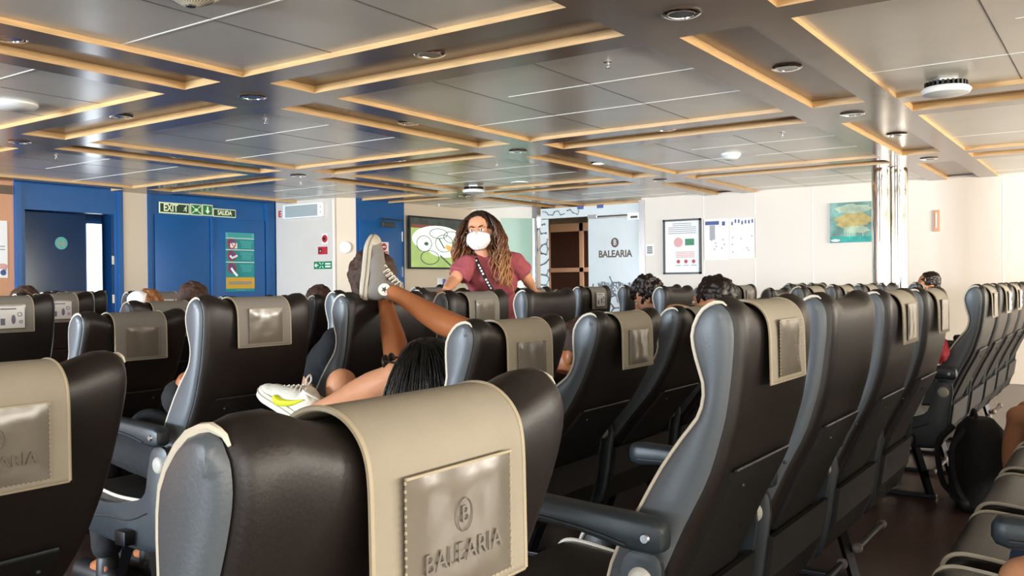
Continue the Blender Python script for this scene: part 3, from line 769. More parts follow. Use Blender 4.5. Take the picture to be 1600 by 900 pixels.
bm = bmesh.new(); plate(bm, M, w*.08, -h*.1, w*.6, h*.3, .0045); obj('print', bm, 'darkgrey', o, False)
# abstract painting: generic patches
c, w, h = rectX(1297.5, 318, 1372, 377.5, XW); o = empty('painting', c); tag(o, 'teal and ochre abstract canvas on the right wall beside the chrome pillars', 'painting')
bm = bmesh.new(); box(bm, -w/2, w/2, -h/2, h/2, 0, .03, 0, Mi); obj('canvas', bm, 'art_blue', o, False)
bm = bmesh.new(); rd = random.Random(4)
def daub(x, y, rx, ry, mi, z, n=26):
    prism(bm, [(x*w+rx*w*math.cos(2*PI*k/n)*rd.uniform(.8, 1.15), y*h+ry*h*math.sin(2*PI*k/n)*rd.uniform(.75, 1.2)) for k in range(n)], z-.001, z, Mi, mi)
daub(.02, .33, .4, .12, 2, .0312); daub(0, .05, .38, .2, 0, .0316); daub(.05, -.18, .3, .09, 2, .032); plate(bm, Mi, 0, -h*.42, w*.98, h*.14, .0322, 1); daub(-.1, -.3, .3, .08, 3, .0318)
for q in range(6): plate(bm, Mi, rd.uniform(-.35, .35)*w, -h*.27, .012, h*.16, .0326, 2)
daub(-.38, -.44, .1, .03, 4, .0328)
obj('paint_patch', bm, ['art_ochre', 'art_teal', 'art_pale', 'art_blue', 'white'], o, False)
p = onX(1463, 345, XW); o = empty('wall_thermometer', (XW, p.y, p.z)); tag(o, 'narrow beige wall thermometer strip right of the chrome pillars', 'thermometer')
bm = bmesh.new(); box(bm, -.035, .035, -.12, .12, 0, .02, 0, Mi, .006); obj('plate', bm, 'wall_orange', o); bm = bmesh.new(); tube(bm, [Mi @ V((0, -.08, .022)), Mi @ V((0, .09, .022))], .008, 8); obj('tube', bm, 'white', o)

# ================================================================== THE SEATS
SW = .445; HW = SW/2
_sc = lambda y, z: (y*.94, 1.15-(1.15-z)*.94)
FRONT = [_sc(*p) for p in ((.16, .44), (.13, .55), (.082, .638), (.018, .752), (-.034, .827), (-.071, .877), (-.081, .932), (-.065, .992), (-.057, 1.045), (-.075, 1.092), (-.105, 1.115), (-.128, 1.118))]
BACK = [_sc(*p) for p in ((-.128, 1.118), (-.152, 1.103), (-.165, 1.075), (-.168, 1.034), (-.164, .975), (-.152, .884), (-.135, .816), (-.107, .732), (-.056, .631), (-.012, .534), (.03, .44))]
FR = [(p.x, p.y) for p in smoothpath([V((y, z, 0)) for y, z in FRONT], 26)]
BK = [(p.x, p.y) for p in smoothpath([V((y, z, 0)) for y, z in BACK], 26)]
PIV = (.075, .50)
def rot(y, z, a):
    c, s = math.cos(a), math.sin(a); y -= PIV[0]; z -= PIV[1]
    return PIV[0]+y*c-z*s, PIV[1]+y*s+z*c
def sstep(a, b_, x): t = max(0, min(1, (x-a)/(b_-a))); return t*t*(3-2*t)
def section(s, inset=0):
    wing = sstep(.5, .86, s); pts = []
    for k, (y, z) in enumerate(FR+BK[1:-1]+[BK[-1]]):
        front = k < len(FR)
        top = max(0, (z-.93)/.19)
        if front: y -= (1-wing)*.030*min(1, max(0, (z-.5)/.2))*(1-sstep(.97, 1.09, z))
        z -= (1-wing)*.022*top*top
        z -= .006*sstep(.85, 1.0, s)*min(1, top*1.2)
        pts.append((y, z))
    if inset:
        n = len(pts); out = []
        for k in range(n):
            a = V(pts[k-1]); b_ = V(pts[(k+1) % n]); t = (b_-a)
            t = t.normalized() if t.length > 1e-9 else V((1, 0))
            nrm = V((-t.y, t.x))
            w_ = .4+.9*sstep(len(FR)-5, len(FR)+3, k)
            out.append((pts[k][0]+nrm.x*inset*w_, pts[k][1]+nrm.y*inset*w_))
        pts = out
    return pts
def seat(recline, cover, far=0):
    a = math.radians(recline); r = empty('ferry_seat')
    R3 = lambda x, y, z: V((x, *rot(y, z, a)))
    # backrest
    bm = bmesh.new(); rings = []
    for x, ins in ((-1, .030), (-1, .016), (-.985, .008), (-.95, .002), (-.9, 0), (-.8, 0), (-.7, 0), (-.6, 0), (-.5, 0), (-.25, 0), (0, 0), (.25, 0), (.5, 0), (.6, 0), (.7, 0), (.8, 0), (.9, 0), (.95, .002), (.985, .008), (1, .016), (1, .030)):
        rings.append([R3(x*HW, y, z) for y, z in section(abs(x), ins)])
    loft(bm, rings); obj('backrest', bm, 'leather_back', r, auto=60)
    # side panels and piping
    for sd in (-1, 1):
        bm = bmesh.new(); pan = []
        for ins, dx in ((.014, .001), (.016, .004), (.024, .008), (.033, .010)):
            pan.append([R3(sd*(HW+dx), y, z) for y, z in section(1, ins)])
        Rg = loft(bm, pan, caps=False)
        n = len(FR); m_ = len(Rg[-1])
        for k in range(n-1):
            a_, b_ = Rg[-1][k], Rg[-1][k+1]; c_, d_ = Rg[-1][(m_-1-k) % m_], Rg[-1][m_-2-k]
            if len({a_, b_, c_, d_}) == 4: face(bm, (a_, b_, d_, c_))
        obj('side_panel', bm, 'leather_side', r, auto=60)
        bm = bmesh.new(); sec = section(1, .008)[:27]
        tube(bm, [R3(sd*(HW+.001), y, z) for y, z in sec], [.0046]*22+[.0044, .004, .0034, .0026, .0014], 7); obj('piping', bm, 'piping', r)
    # lower back panel
    bm = bmesh.new(); rows = []
    zs = [k for k in BK if .47 < k[1] < .80]
    for off in (.012, -.004):
        pass
    outer = [(y-.012, z) for y, z in zs]
    for x in (-.165, .165): rows.append([R3(x, y, z) for y, z in outer]+[R3(x, y+.014, z) for y, z in reversed(zs)])
    loft(bm, rows); o = obj('back_panel', bm, 'panel_black', r, smooth=False)
    y0, z0 = outer[0]; bm = bmesh.new(); tube(bm, [R3(-.16, y0+.002, z0+.002), R3(.16, y0+.002, z0+.002)], .0035, 6)
    for x in (-.13, .13): ellipsoid(bm, R3(x, y0-.001, z0-.03), (.004, .004, .004), seg=8)
    obj('panel_edge', bm, 'plastic_grey', o)
    # headrest cover
    if cover != 'n':
        cw = .110
        def cpath(x):
            sec0 = section(abs(x)/HW)
            pth = []
            for q in range(18, 34):
                t_ = V(sec0[q+1])-V(sec0[q-1]); t_.normalize(); pth.append((sec0[q][0]+t_.y*.011, sec0[q][1]-t_.x*.011))
            pth = [rot(y, z, a) for y, z in pth]
            k_ = max(8, min(range(len(pth)), key=lambda q: pth[q][0])); pth = pth[:k_+1]
            while len(pth) < 17: pth.append((pth[-1][0]-.0002, pth[-1][1]-.004))
            return pth
        ztop = max(p[1] for p in cpath(0)); zb = ztop-(.185 if recline else .165); yback = min(min(p[0] for p in cpath(x)) for x in (0, cw*.5, cw))
        def fullpath(x):
            pth = cpath(x); y_, zl_ = pth[-1]; n_ = 8
            pth = pth+[(y_-.0002*q, zl_+(zb-zl_)*q/n_) for q in range(1, n_+1)]
            pts = [V(p) for p in pth]; cum = [0]
            for p, q in zip(pts, pts[1:]): cum.append(cum[-1]+(q-p).length)
            out = []; n_ = 46; k_ = 0
            for q in range(n_+1):
                t_ = cum[-1]*q/n_
                while k_ < len(pts)-2 and cum[k_+1] < t_: k_ += 1
                L_ = cum[k_+1]-cum[k_]; out.append(pts[k_].lerp(pts[k_+1], (t_-cum[k_])/L_ if L_ > 1e-9 else 0))
            for _ in range(6): out = [out[0]]+[(out[q-1]+out[q]*2+out[q+1])/4 for q in range(1, n_)]+[out[-1]]
            return [(p.x, p.y) for p in out]
        pth = fullpath(cw)
        bm = bmesh.new()
        secs = []
        for x in (-cw, -cw*.97, -cw*.75, -cw*.5, -cw*.25, 0, cw*.25, cw*.5, cw*.75, cw*.97, cw):
            fp = fullpath(x)
            secs.append([V((x, y, z)) for y, z in fp])
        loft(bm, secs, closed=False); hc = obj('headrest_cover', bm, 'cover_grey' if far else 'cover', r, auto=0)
        so_ = hc.modifiers.new('s', 'SOLIDIFY'); so_.thickness = .004; so_.offset = 0
        bm = bmesh.new()
        for sd in (-1, 1): tube(bm, [(sd*cw, y-.001, z+.001) for y, z in pth], .003, 6)
        tube(bm, [(-cw, pth[-1][0], pth[-1][1]), (cw, pth[-1][0], pth[-1][1])], .0025, 6)
        obj('hem', bm, 'cover_edge', hc)
        yq = min(fullpath(x)[-6][0] for x in (0, cw*.5, cw))-.004; zc_ = zb+.068
        Mp = frame(V((0, yq-.001, zc_)), V((1, 0, 0)), V((0, 0, 1)), V((0, -1, 0)))
        pw, ph = .077*2 if cover == 'A' else .14, .115
        bm = bmesh.new(); N = 12; grid = []
        rd = random.Random(3)
        for i in range(N+1):
            row = []
            for j in range(N+1):
                x, y = -pw/2+pw*i/N, -ph/2+ph*j/N; e_ = min(i, N-i, j, N-j)
                row.append(bm.verts.new(Mp @ V((x, y, .0015+.0035*min(1, e_/2)*(.7+.6*noise.noise(V((x*30, y*22, 3))))))))
            grid.append(row)
        for i in range(N):
            for j in range(N): face(bm, (grid[i][j], grid[i+1][j], grid[i+1][j+1], grid[i][j+1]))
        pk = obj('pocket', bm, 'pocket', hc, auto=0)
        bm = bmesh.new()
        for k in range(44): 
            x = -pw/2+pw*k/43
            if k % 2 == 0: box(bm, x-.0012, x+.0012, -ph/2-.0012, -ph/2+.0006, .0015, .0028, 0, Mp)
        for sd in (-1, 1):
            for k in range(0, 34, 2):
                y = -ph/2+ph*k/33; box(bm, sd*pw/2-.0008, sd*pw/2+.0008, y-.0014, y+.0014, .0015, .003, 0, Mp)
        box(bm, -pw/2, pw/2, ph/2-.0015, ph/2+.001, .0015, .004, 0, Mp)
        obj('stitching', bm, 'cover_edge', pk, smooth=False)
        if cover == 'A':
            textmesh('lettering', 'BALEARIA', .026, Mp @ Matrix.Translation((0, -.022, .0058)), 'pocket_letter', pk, ext=.0003)
            bm = bmesh.new(); ring(bm, Mp, 0, .012, .011, .0006, .0058, ry=.015); obj('emblem', bm, 'pocket_letter', pk)
            textmesh('emblem_letter', 'B', .022, Mp @ Matrix.Translation((0, .012, .0062)), 'pocket_letter', pk, ext=.0003)
        if cover == 'p':
            bm = bmesh.new(); plate(bm, Mp, 0, 0, .125, .10, .0064); cd = obj('card', bm, 'card', pk, False)
            bm = bmesh.new(); ellipsoid(bm, (.012, -.01, .0064), (.010, .022, .001), Mp, 10); ring(bm, Mp, .04, .012, .009, .002, .0066); ring(bm, Mp, .045, -.022, .006, .002, .0066)
            plate(bm, Mp, -.01, .038, .07, .006, .0068); plate(bm, Mp, -.035, -.02, .02, .03, .0068)
            obj('print', bm, 'card_print', cd)
    # cushion
    bm = bmesh.new(); loop = [(.03, .36), (.02, .43), (.08, .432), (.25, .425), (.42, .44), (.50, .445), (.54, .43), (.556, .40), (.55, .36), (.53, .34), (.3, .33), (.08, .34)]
    loop = [(p.x, p.y) for p in smoothpath([V((y, z, 0)) for y, z in loop+loop[:1]], 40)][:-1]
    cy, cz = .28, .385; rings = []
    for x, f in ((-1, .80), (-1, .94), (-.96, .985), (-.88, 1), (-.4, .99), (0, .985), (.4, .99), (.88, 1), (.96, .985), (1, .94), (1, .80)):
        rings.append([V((x*.25, cy+(y-cy)*(f if f < .95 else 1), cz+(z-cz)*f)) for y, z in loop])
    loft(bm, rings); cu = obj('cushion', bm, 'leather_seat', r, auto=60)
    for sd in (-1, 1):
        bm = bmesh.new(); tube(bm, smoothpath([(sd*.249, .10, .430), (sd*.249, .3, .426), (sd*.249, .44, .442), (sd*.249, .515, .443), (sd*.249, .548, .415), (sd*.249, .552, .36)], 24), .006, 7); obj('piping', bm, 'piping', cu)
    # base shell with pivot caps
    for sd in (-1, 1):
        bm = bmesh.new(); pl = [(-.01, .56), (.0, .615), (.06, .62), (.085, .55), (.11, .46), (.2, .425), (.34, .405), (.47, .40), (.48, .31), (.40, .285), (.1, .27), (.03, .33)]
        pl = [(p.x, p.y) for p in smoothpath([V((y, z, 0)) for y, z in pl+pl[:1]], 44)][:-1]
        x = sd*.262
        for q, (dx, f) in enumerate(((-.008, 1), (.006, 1), (.010, .93))): pass
        loft(bm, [[V((x+sd*dx, .2+(y-.2)*f, .42+(z-.42)*f)) for y, z in pl] for dx, f in ((-.008, 1), (.006, 1), (.011, .95))])
        tube(bm, smoothpath([(x+sd*.010, .10, .40), (x+sd*.011, .2, .365), (x+sd*.011, .33, .36), (x+sd*.01, .45, .345)], 14), .004, 6)
        sh = obj('base_shell', bm, 'plastic_grey', r, auto=50)
        bm = bmesh.new(); lathe(bm, [(.001, .008), (.018, .008), (.026, .004), (.028, 0)], 22, Matrix.Translation((x+sd*.010, .035, .565)) @ Matrix.Rotation(sd*PI/2, 4, 'Y')); obj('pivot_cap', bm, 'cap_white', sh)
    # armrest on the left
    bm = bmesh.new(); x = -.295; rings = []
    for y, z0_, z1_, w in ((-.035, .655, .672, .012), (-.03, .64, .69, .024), (-.01, .632, .70, .027), (.05, .636, .704, .028), (.15, .654, .708, .028), (.27, .662, .714, .029), (.33, .658, .716, .030), (.352, .664, .712, .027), (.36, .675, .70, .016)):
        zc_, hz = (z0_+z1_)/2, (z1_-z0_)/2; ringp = []
        for k in range(16):
            t = 2*PI*k/16; c_, s_ = math.cos(t), math.sin(t)
            ringp.append(V((x+w*math.copysign(abs(c_)**.5, c_), y, zc_+hz*math.copysign(abs(s_)**.5, s_))))
        rings.append(ringp)
    loft(bm, rings); ar = obj('armrest', bm, 'plastic_grey', r, auto=55)
    bm = bmesh.new(); lathe(bm, [(.001, .004), (.008, .004), (.010, 0)], 14, Matrix.Translation((x-.027, .0, .665)) @ Matrix.Rotation(-PI/2, 4, 'Y')); obj('bolt', bm, 'steel', ar)
    bm = bmesh.new(); tube(bm, smoothpath([(x-.028, .04, .648), (x-.029, .12, .664), (x-.029, .24, .676), (x-.03, .33, .676)], 10), .003, 5); obj('groove', bm, 'plastic_dark', ar)
    # dark skirt under the backrest
    bm = bmesh.new(); sk = [(-.012, .50), (.004, .50), (.022, .40), (.075, .30), (.075, .285), (.055, .285), (.004, .39)]
    loft(bm, [[V((x, y, z)) for y, z in sk] for x in (-.245, .245)]); obj('rear_skirt', bm, 'panel_black', r, False)
    # support beam and A-shaped leg
    bm = bmesh.new(); box(bm, -.31, .31, .17, .23, .285, .335, 0, None, .006); obj('support_beam', bm, 'leg_metal', r)
    bm = bmesh.new()
    xl = -.2
    def bar(p, q, w): tube(bm, [p, q], w, 4)
    bar((xl, .19, .29), (xl, .11, .012), .022); bar((xl, .30, .30), (xl, .42, .012), .022); box(bm, xl-.022, xl+.022, .08, .47, 0, .02, 0, None, .004)
    obj('leg', bm, 'leg_metal', r, smooth=False)
    bm = bmesh.new(); tube(bm, [(-.2, .10, .13), (.2, .10, .13)], .012, 8); obj('footrest', bm, 'plastic_dark', r)
    for sd in (-1, 1):
        bm = bmesh.new(); ellipsoid(bm, (sd*.2, .10, .13), (.020, .020, .020), seg=12); obj('footrest_knob', bm, 'knob', r)
    return r
ROWY = [-.15, .75, 1.655, 2.56, 3.465, 4.37, 5.275, 6.18, 7.085, 7.99]
SEATS = [  # row, x, reclined, cover, special label
 (0, 2.14, 0, 'n', 'empty dark seat cushion with cream piping, nearest at the bottom right corner'),
 (0, 2.76, 0, 'n', 'dark seat cushion with cream piping at bottom right, second from the corner'),
 (0, 3.38, 0, 'n', 'dark seat cushion with cream piping at the right edge, third from the bottom corner'),
 (0, 4.0, 0, 'n', 'dark seat cushion at the right edge, below the bent bare knee'), (0, 4.62, 0, 'n', 'dark seat at the right edge where the bare legged person sits'),
 (1, .637, 14.5, 'A', 'largest foreground seat back, beige headrest cover with clear pocket, bottom centre'),
 (1, 1.83, 0, 'c', 'tall seat with grey side and armrest, first right of the large foreground seat'),
 (1, 2.455, 0, 'n', 'seat without headrest cover, second in the row receding to the right'),
 (1, 3.08, 0, 'c', 'seat with beige cover, third in the row receding to the right'),
 (1, 3.70, 0, 'c', 'seat with beige cover, fourth in the row receding right, before the aisle gap'),
 (1, 5.26, 0, 'c', 'first seat beyond the aisle at right, white round pivot cap low on its side'),
 (1, 5.91, 0, 'p', 'seat with white card in its cover, second beyond the aisle at right'),
 (1, 6.53, 0, 'p', 'seat with white card in its cover, third beyond the aisle at right'),
 (1, 7.15, 0, 'n', 'seat without cover, fourth beyond the aisle at right, mostly hidden'), (1, 7.82, 0, 'n', 'plain seat cut by the right edge, farthest of that row'),
 (2, .62, 16, 'A', 'foreground seat back with beige cover, cut by the left edge'),
 (2, 2.04, 14, 'c', 'reclined seat with beige cover beside the long black hair'),
 (2, 2.69, 14, 'c', 'reclined seat with hanging beige cover, left of the tall grey sided seat'),
 (2, 3.31, 14, 'c', 'reclined seat half hidden behind the tall grey sided seat, under the raised arm'),
 (2, 3.93, 12, 'n', None), (2, 5.3, 0, 'c', None), (2, 5.97, 0, 'c', None), (2, 6.65, 0, 'c', None), (2, 7.3, 0, 'n', None), (2, 8.6, 0, 'c', 'seat of the dark haired man right of the chrome pillars'),
 (3, 1.98, 0, 'c', 'upright seat with light blue side and grey cover, left of the bare legs'),
 (3, 2.62, 0, 'n', 'seat with light blue side, grey canvas shoe resting on its top'),
 (3, 3.22, 0, 'c', 'seat with grey cover right in front of the standing woman'),
 (3, 3.84, 0, 'n', 'seat without cover, concave top, right of the seat in front of the standing woman'),
 (3, 5.4, 0, 'n', 'seat without cover beside the messy dark hair'), (3, 6.02, 0, 'c', None), (3, 6.62, 0, 'c', None), (3, 7.22, 8, 'n', None), (3, 7.97, 0, 'c', None), (3, 8.62, 0, 'c', None),
 (4, 2.02, 14, 'c', 'reclined seat with grey cover and light blue side, second from the left edge'),
 (4, 2.75, 6, 'n', None), (4, 3.44, 0, 'n', None), (4, 4.1, 0, 'n', None), (4, 5.05, 0, 'c', 'seat under the right hand side arm of the standing woman'), (4, 5.9, 0, 'p', 'seat with white card in its cover, in front of the frosted glass door'), (4, 6.62, 0, 'n', None), (4, 7.24, 0, 'n', None),
 (5, 2.02, 0, 'p', 'seat with printed card in its grey cover, at the left edge'), (5, 2.80, 10, 'c', None), (5, 3.42, 8, 'n', None), (5, 4.06, 8, 'n', None), (5, 5.2, 8, 'c', None), (5, 5.85, 8, 'n', None), (5, 6.5, 8, 'n', None),
 (6, 2.74, 0, 'p', 'seat with white card below the toilet door, right of the left edge seat'), (6, 3.42, 0, 'p', 'pale sided seat with white card, below the cream strip between blue doors'), (6, 4.05, 10, 'n', None), (6, 4.7, 10, 'n', None), (6, 6.15, 0, 'c', None), (6, 6.8, 8, 'n', None),
 (7, 3.36, 0, 'c', None), (7, 4.0, 10, 'n', None), (8, 3.9, 0, 'c', None),
]
_proto = {}
_cnt = {}
for row, x, rc, cv, lab in SEATS:
    dy = 0.06 if (row, x) == (1, .637) else 0
    key = (rc, cv, row >= 3)
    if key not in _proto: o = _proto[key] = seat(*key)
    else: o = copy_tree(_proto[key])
    o.location = (x, ROWY[row]+dy, 0)
    blk = 'centre' if x < 4.6 else 'right'
    k = _cnt.get((row, blk), 0); _cnt[row, blk] = k+1
    if lab is None:
        lab = '%s black ferry seat %s, %s of the %s block in row %s' % ('upright' if rc < 5 else 'reclined', 'with grey cover' if cv != 'n' else 'without cover', ORD[k], blk, ORD[row])
    tag(o, lab, 'seat', 'rows of ferry seats')

# ================================================================== PEOPLE
def nrm(v): return V(v).normalized()
def headframe(c, f, up=(0, 0, 1)):
    f = nrm(f); x = f.cross(V(up)).normalized(); u_ = x.cross(f)
    return frame(V(c), x, f, u_)
def add_head(bm, Mh, s=1):
    S = Mh @ Matrix.Scale(s, 4)
    ellipsoid(bm, (0, -.015, .03), (.073, .090, .085), S, 20)
    ellipsoid(bm, (0, .022, -.035), (.060, .066, .078), S, 20)
    ellipsoid(bm, (0, .058, -.095), (.026, .022, .018), S)
    capsule(bm, S @ V((0, .086, .012)), S @ V((0, .104, -.030)), .009*s, .013*s, 10)
    for k in (-1, 1):
        ellipsoid(bm, (k*.074, -.010, -.010), (.010, .020, .031), S)
        ellipsoid(bm, (k*.030, .072, .026), (.024, .014, .009), S)
        ellipsoid(bm, (k*.040, .055, -.030), (.024, .024, .022), S)
        ellipsoid(bm, (k*.012, .098, -.036), (.009, .008, .008), S)
    ellipsoid(bm, (0, .084, -.060), (.024, .012, .0065), S); ellipsoid(bm, (0, .081, -.072), (.020, .012, .007), S)
def eyes(Mh, par, s=1):
    for k in (-1, 1):
        bm = bmesh.new(); ellipsoid(bm, (k*.030, .0745, .006), (.0135, .0105, .0085), Mh @ Matrix.Scale(s, 4), 12); e = obj('eye', bm, 'eye_white', par)
        bm = bmesh.new(); ellipsoid(bm, (k*.030, .0825, .006), (.0058, .0035, .0058), Mh @ Matrix.Scale(s, 4), 12); obj('iris', bm, 'iris', e)
def add_hand(bm, w, d, n, side, curl=.5, s=1):
    """w wrist, d finger direction, n back-of-hand normal, side +1/-1 puts the thumb"""
    d = nrm(d); n = V(n); n = (n-d*n.dot(d)).normalized(); x = d.cross(n)*side
    pc = w+d*.05*s
    M_ = frame(pc, x, d, n); ellipsoid(bm, (0, 0, 0), (.038*s, .052*s, .016*s), M_, 12)
    for k, (off, L) in enumerate(((-.026, .066), (-.009, .076), (.009, .072), (.026, .056))):
        a = w+d*.088*s+x*off*s; t1 = d*math.cos(curl*.6)-n*math.sin(curl*.6); t2 = d*math.cos(curl*1.5)-n*math.sin(curl*1.5); t3 = d*math.cos(curl*2.2)-n*math.sin(curl*2.2)
        b_ = a+t1*L*.48*s; c_ = b_+t2*L*.32*s; e = c_+t3*L*.24*s
        capsule(bm, a-d*.02*s, b_, .0095*s, .009*s, 8); capsule(bm, b_, c_, .009*s, .0083*s, 8); capsule(bm, c_, e, .0083*s, .007*s, 8)
    a = w+d*.03*s-x*.026*s; b_ = a+(d*.6-x*.75-n*.2).normalized()*.045*s; c_ = b_+(d*.9-x*.3-n*.25).normalized()*.032*s
    capsule(bm, a, b_, .013*s, .010*s, 8); capsule(bm, b_, c_, .010*s, .008*s, 8)
def calf(bm, kn, an, r, back=(0, 0, 0)):
    kn, an = V(kn), V(an); b_ = V(back)
    tube(bm, [kn, kn.lerp(an, .12)+b_*.3, kn.lerp(an, .3)+b_, kn.lerp(an, .5)+b_*.8, kn.lerp(an, .75)+b_*.2, an], [r*.98, r*.98, r*1.06, r*.96, r*.72, r*.62], 16)
    ellipsoid(bm, kn, (r, r, r)); ellipsoid(bm, an, (r*.66, r*.66, r*.66))
def person(label, J, skin, shirt=None, pants=None, sleeves=.55, leglen=.6, voxel=.009, feet=True, hands=True, headok=True, bulk=1.0, group=None, legr=.056, calfback=((0, 0, 0), (0, 0, 0))):
    j = {k: V(v) for k, v in J.items()}
    bm = bmesh.new(); pel, ch, hd = j['pel'], j['chest'], j['head']
    sx_ = (j['rsh']-j['lsh']).normalized()
    t = (ch-pel).normalized(); n = sx_.cross(t).normalized()
    Mt = lambda c: frame(c, sx_, n, t)
    up_ = j['neck']
    ellipsoid(bm, (0, 0, 0), (.165*bulk, .115*bulk, .12), Mt(pel)); ellipsoid(bm, (0, 0, 0), (.135*bulk, .10*bulk, .15), Mt(pel.lerp(ch, .5))); ellipsoid(bm, (0, 0, 0), (.155*bulk, .11*bulk, .16), Mt(ch))
    capsule(bm, ch, up_, .10, .055)
    for s in 'lr': capsule(bm, up_.lerp(ch, .25), j[s+'sh'], .06, .052)
    if headok:
        Mh = headframe(hd, J['face'], J.get('up', (0, 0, 1))); add_head(bm, Mh); capsule(bm, up_-t*.02, hd-Mh.col[2].xyz*.05-Mh.col[1].xyz*.02, .055, .050)
    for s in 'lr':
        sh, el, wr = j[s+'sh'], j[s+'el'], j[s+'wr']
        capsule(bm, sh, el, .046*bulk, .037); tube(bm, [el, el.lerp(wr, .25), wr], [.036, .038, .024], 14); ellipsoid(bm, el, (.036,)*3); ellipsoid(bm, wr, (.0245,)*3)
        if hands: add_hand(bm, wr, J.get(s+'hd', wr-el), J.get(s+'hn', (0, 0, 1)), 1 if s == 'r' else -1, J.get(s+'curl', .5))
        kn, an = j[s+'kn'], j[s+'an']; hip = pel+sx_*(.085 if s == 'r' else -.085)
        capsule(bm, hip, kn, legr*1.42, legr*1.0); calf(bm, kn, an, legr*.92, calfback[0 if s == 'l' else 1])
        if feet and s+'toe' in J:
            tube(bm, [an-(j[s+'toe']-an).normalized()*.04-V((0, 0, .02)), an.lerp(j[s+'toe'], .4), j[s+'toe']], [.036, .036, .024], 12); ellipsoid(bm, j[s+'toe'], (.026,)*3)
    me = remesh(bm, voxel, 3)
    o = objm('person', me, skin, auto=0); tag(o, label, 'person', group)
    if headok: eyes(Mh, o)
    if shirt:
        bm = bmesh.new(); g = .014
        ellipsoid(bm, (0, 0, 0), (.165*bulk+g, .115*bulk+g, .12), Mt(pel.lerp(ch, .12))); ellipsoid(bm, (0, 0, 0), (.14*bulk+g+.01, .105*bulk+g, .16), Mt(pel.lerp(ch, .5))); ellipsoid(bm, (0, 0, 0), (.158*bulk+g, .112*bulk+g, .16), Mt(ch))
        capsule(bm, ch, ch.lerp(up_, .7), .11+g, .085)
        for s in 'lr':
            sh, el = j[s+'sh'], j[s+'el']; capsule(bm, up_.lerp(ch, .35), sh, .062+g, .056+g); tube(bm, [sh, sh.lerp(el, sleeves*.5), sh.lerp(el, sleeves)], [.054+g, .056+g, .058+g], 16)
        sm = remesh(bm, max(voxel, .008), 3, .008, 17); so = objm('shirt', sm, shirt, o, auto=0)
    if pants:
        bm = bmesh.new(); g = .012; ellipsoid(bm, (0, 0, 0), (.165*bulk+g, .115*bulk+g, .13), Mt(pel))
        for s in 'lr':
            kn, an = j[s+'kn'], j[s+'an']; hip = pel+sx_*(.085 if s == 'r' else -.085)
            capsule(bm, hip, hip.lerp(kn, min(1, leglen)), legr*1.42+g, legr*1.2+g)
            if leglen > 1: capsule(bm, kn, kn.lerp(an, .85), legr+g, legr*.8+g)
        objm('trousers' if leglen > 1 else 'shorts', remesh(bm, .010, 3, .004, 14), pants, o, auto=0)
    return o
def hair_cap(par, Mh, matn, s=1, amp=.010, back=.0, drop=.03, seed=0, length=0):
    bm = bmesh.new()
    ellipsoid(bm, (0, -.030-back, .042), (.085, .094+back*.6, .089), Mh @ Matrix.Scale(s, 4), 20)
    ellipsoid(bm, (0, -.055, -drop), (.078, .062, .075), Mh @ Matrix.Scale(s, 4), 20)
    if length:
        for k in (-1, 0, 1): capsule(bm, Mh @ V((k*.045, -.06, 0)), Mh @ V((k*.06, -.07, -length)), .055, .035)
    me = remesh(bm, .007, 2, amp, 28)
    return objm('hair', me, matn, par, auto=0)
def strands(bm, Mh, n, L, r, seed, curl=0, spread=.02, front=True, down=V((0, 0, -1)), azr=(-160, 160), mi=0, seg=5, steps=14, back=0):
    rd = random.Random(seed)
    for k in range(n):
        az = math.radians(rd.uniform(*azr)); el = math.radians(rd.uniform(8, 80))
        p = V((.088*math.sin(az)*math.cos(el), -.026-back-.098*math.cos(az)*math.cos(el), .040+.092*math.sin(el)))
        out = (Mh.to_3x3() @ V((math.sin(az), -math.cos(az), .1))).normalized(); q = Mh @ p
        ln = L*rd.uniform(.75, 1.08); pts, rr = [], []; ph = rd.uniform(0, 6.28); fr = rd.uniform(55, 80)
        a = out; b_ = down.cross(out).normalized()
        dirn = out*.7*math.cos(el)+V((0, 0, .25*math.sin(el))); pos = q.copy(); st = (ln+.09)/steps
        for i in range(steps+1):
            t_ = i/steps; c_ = curl*min(1, t_*2.2)
            pts.append(pos+a*c_*math.cos(ph+fr*t_*ln)+b_*c_*math.sin(ph+fr*t_*ln)); rr.append(r*(1-.55*t_**3))
            dirn = (dirn*.62+(down+out*spread*8*(1-t_))*.38).normalized(); pos = pos+dirn*st
        tube(bm, pts, rr, seg, mi)
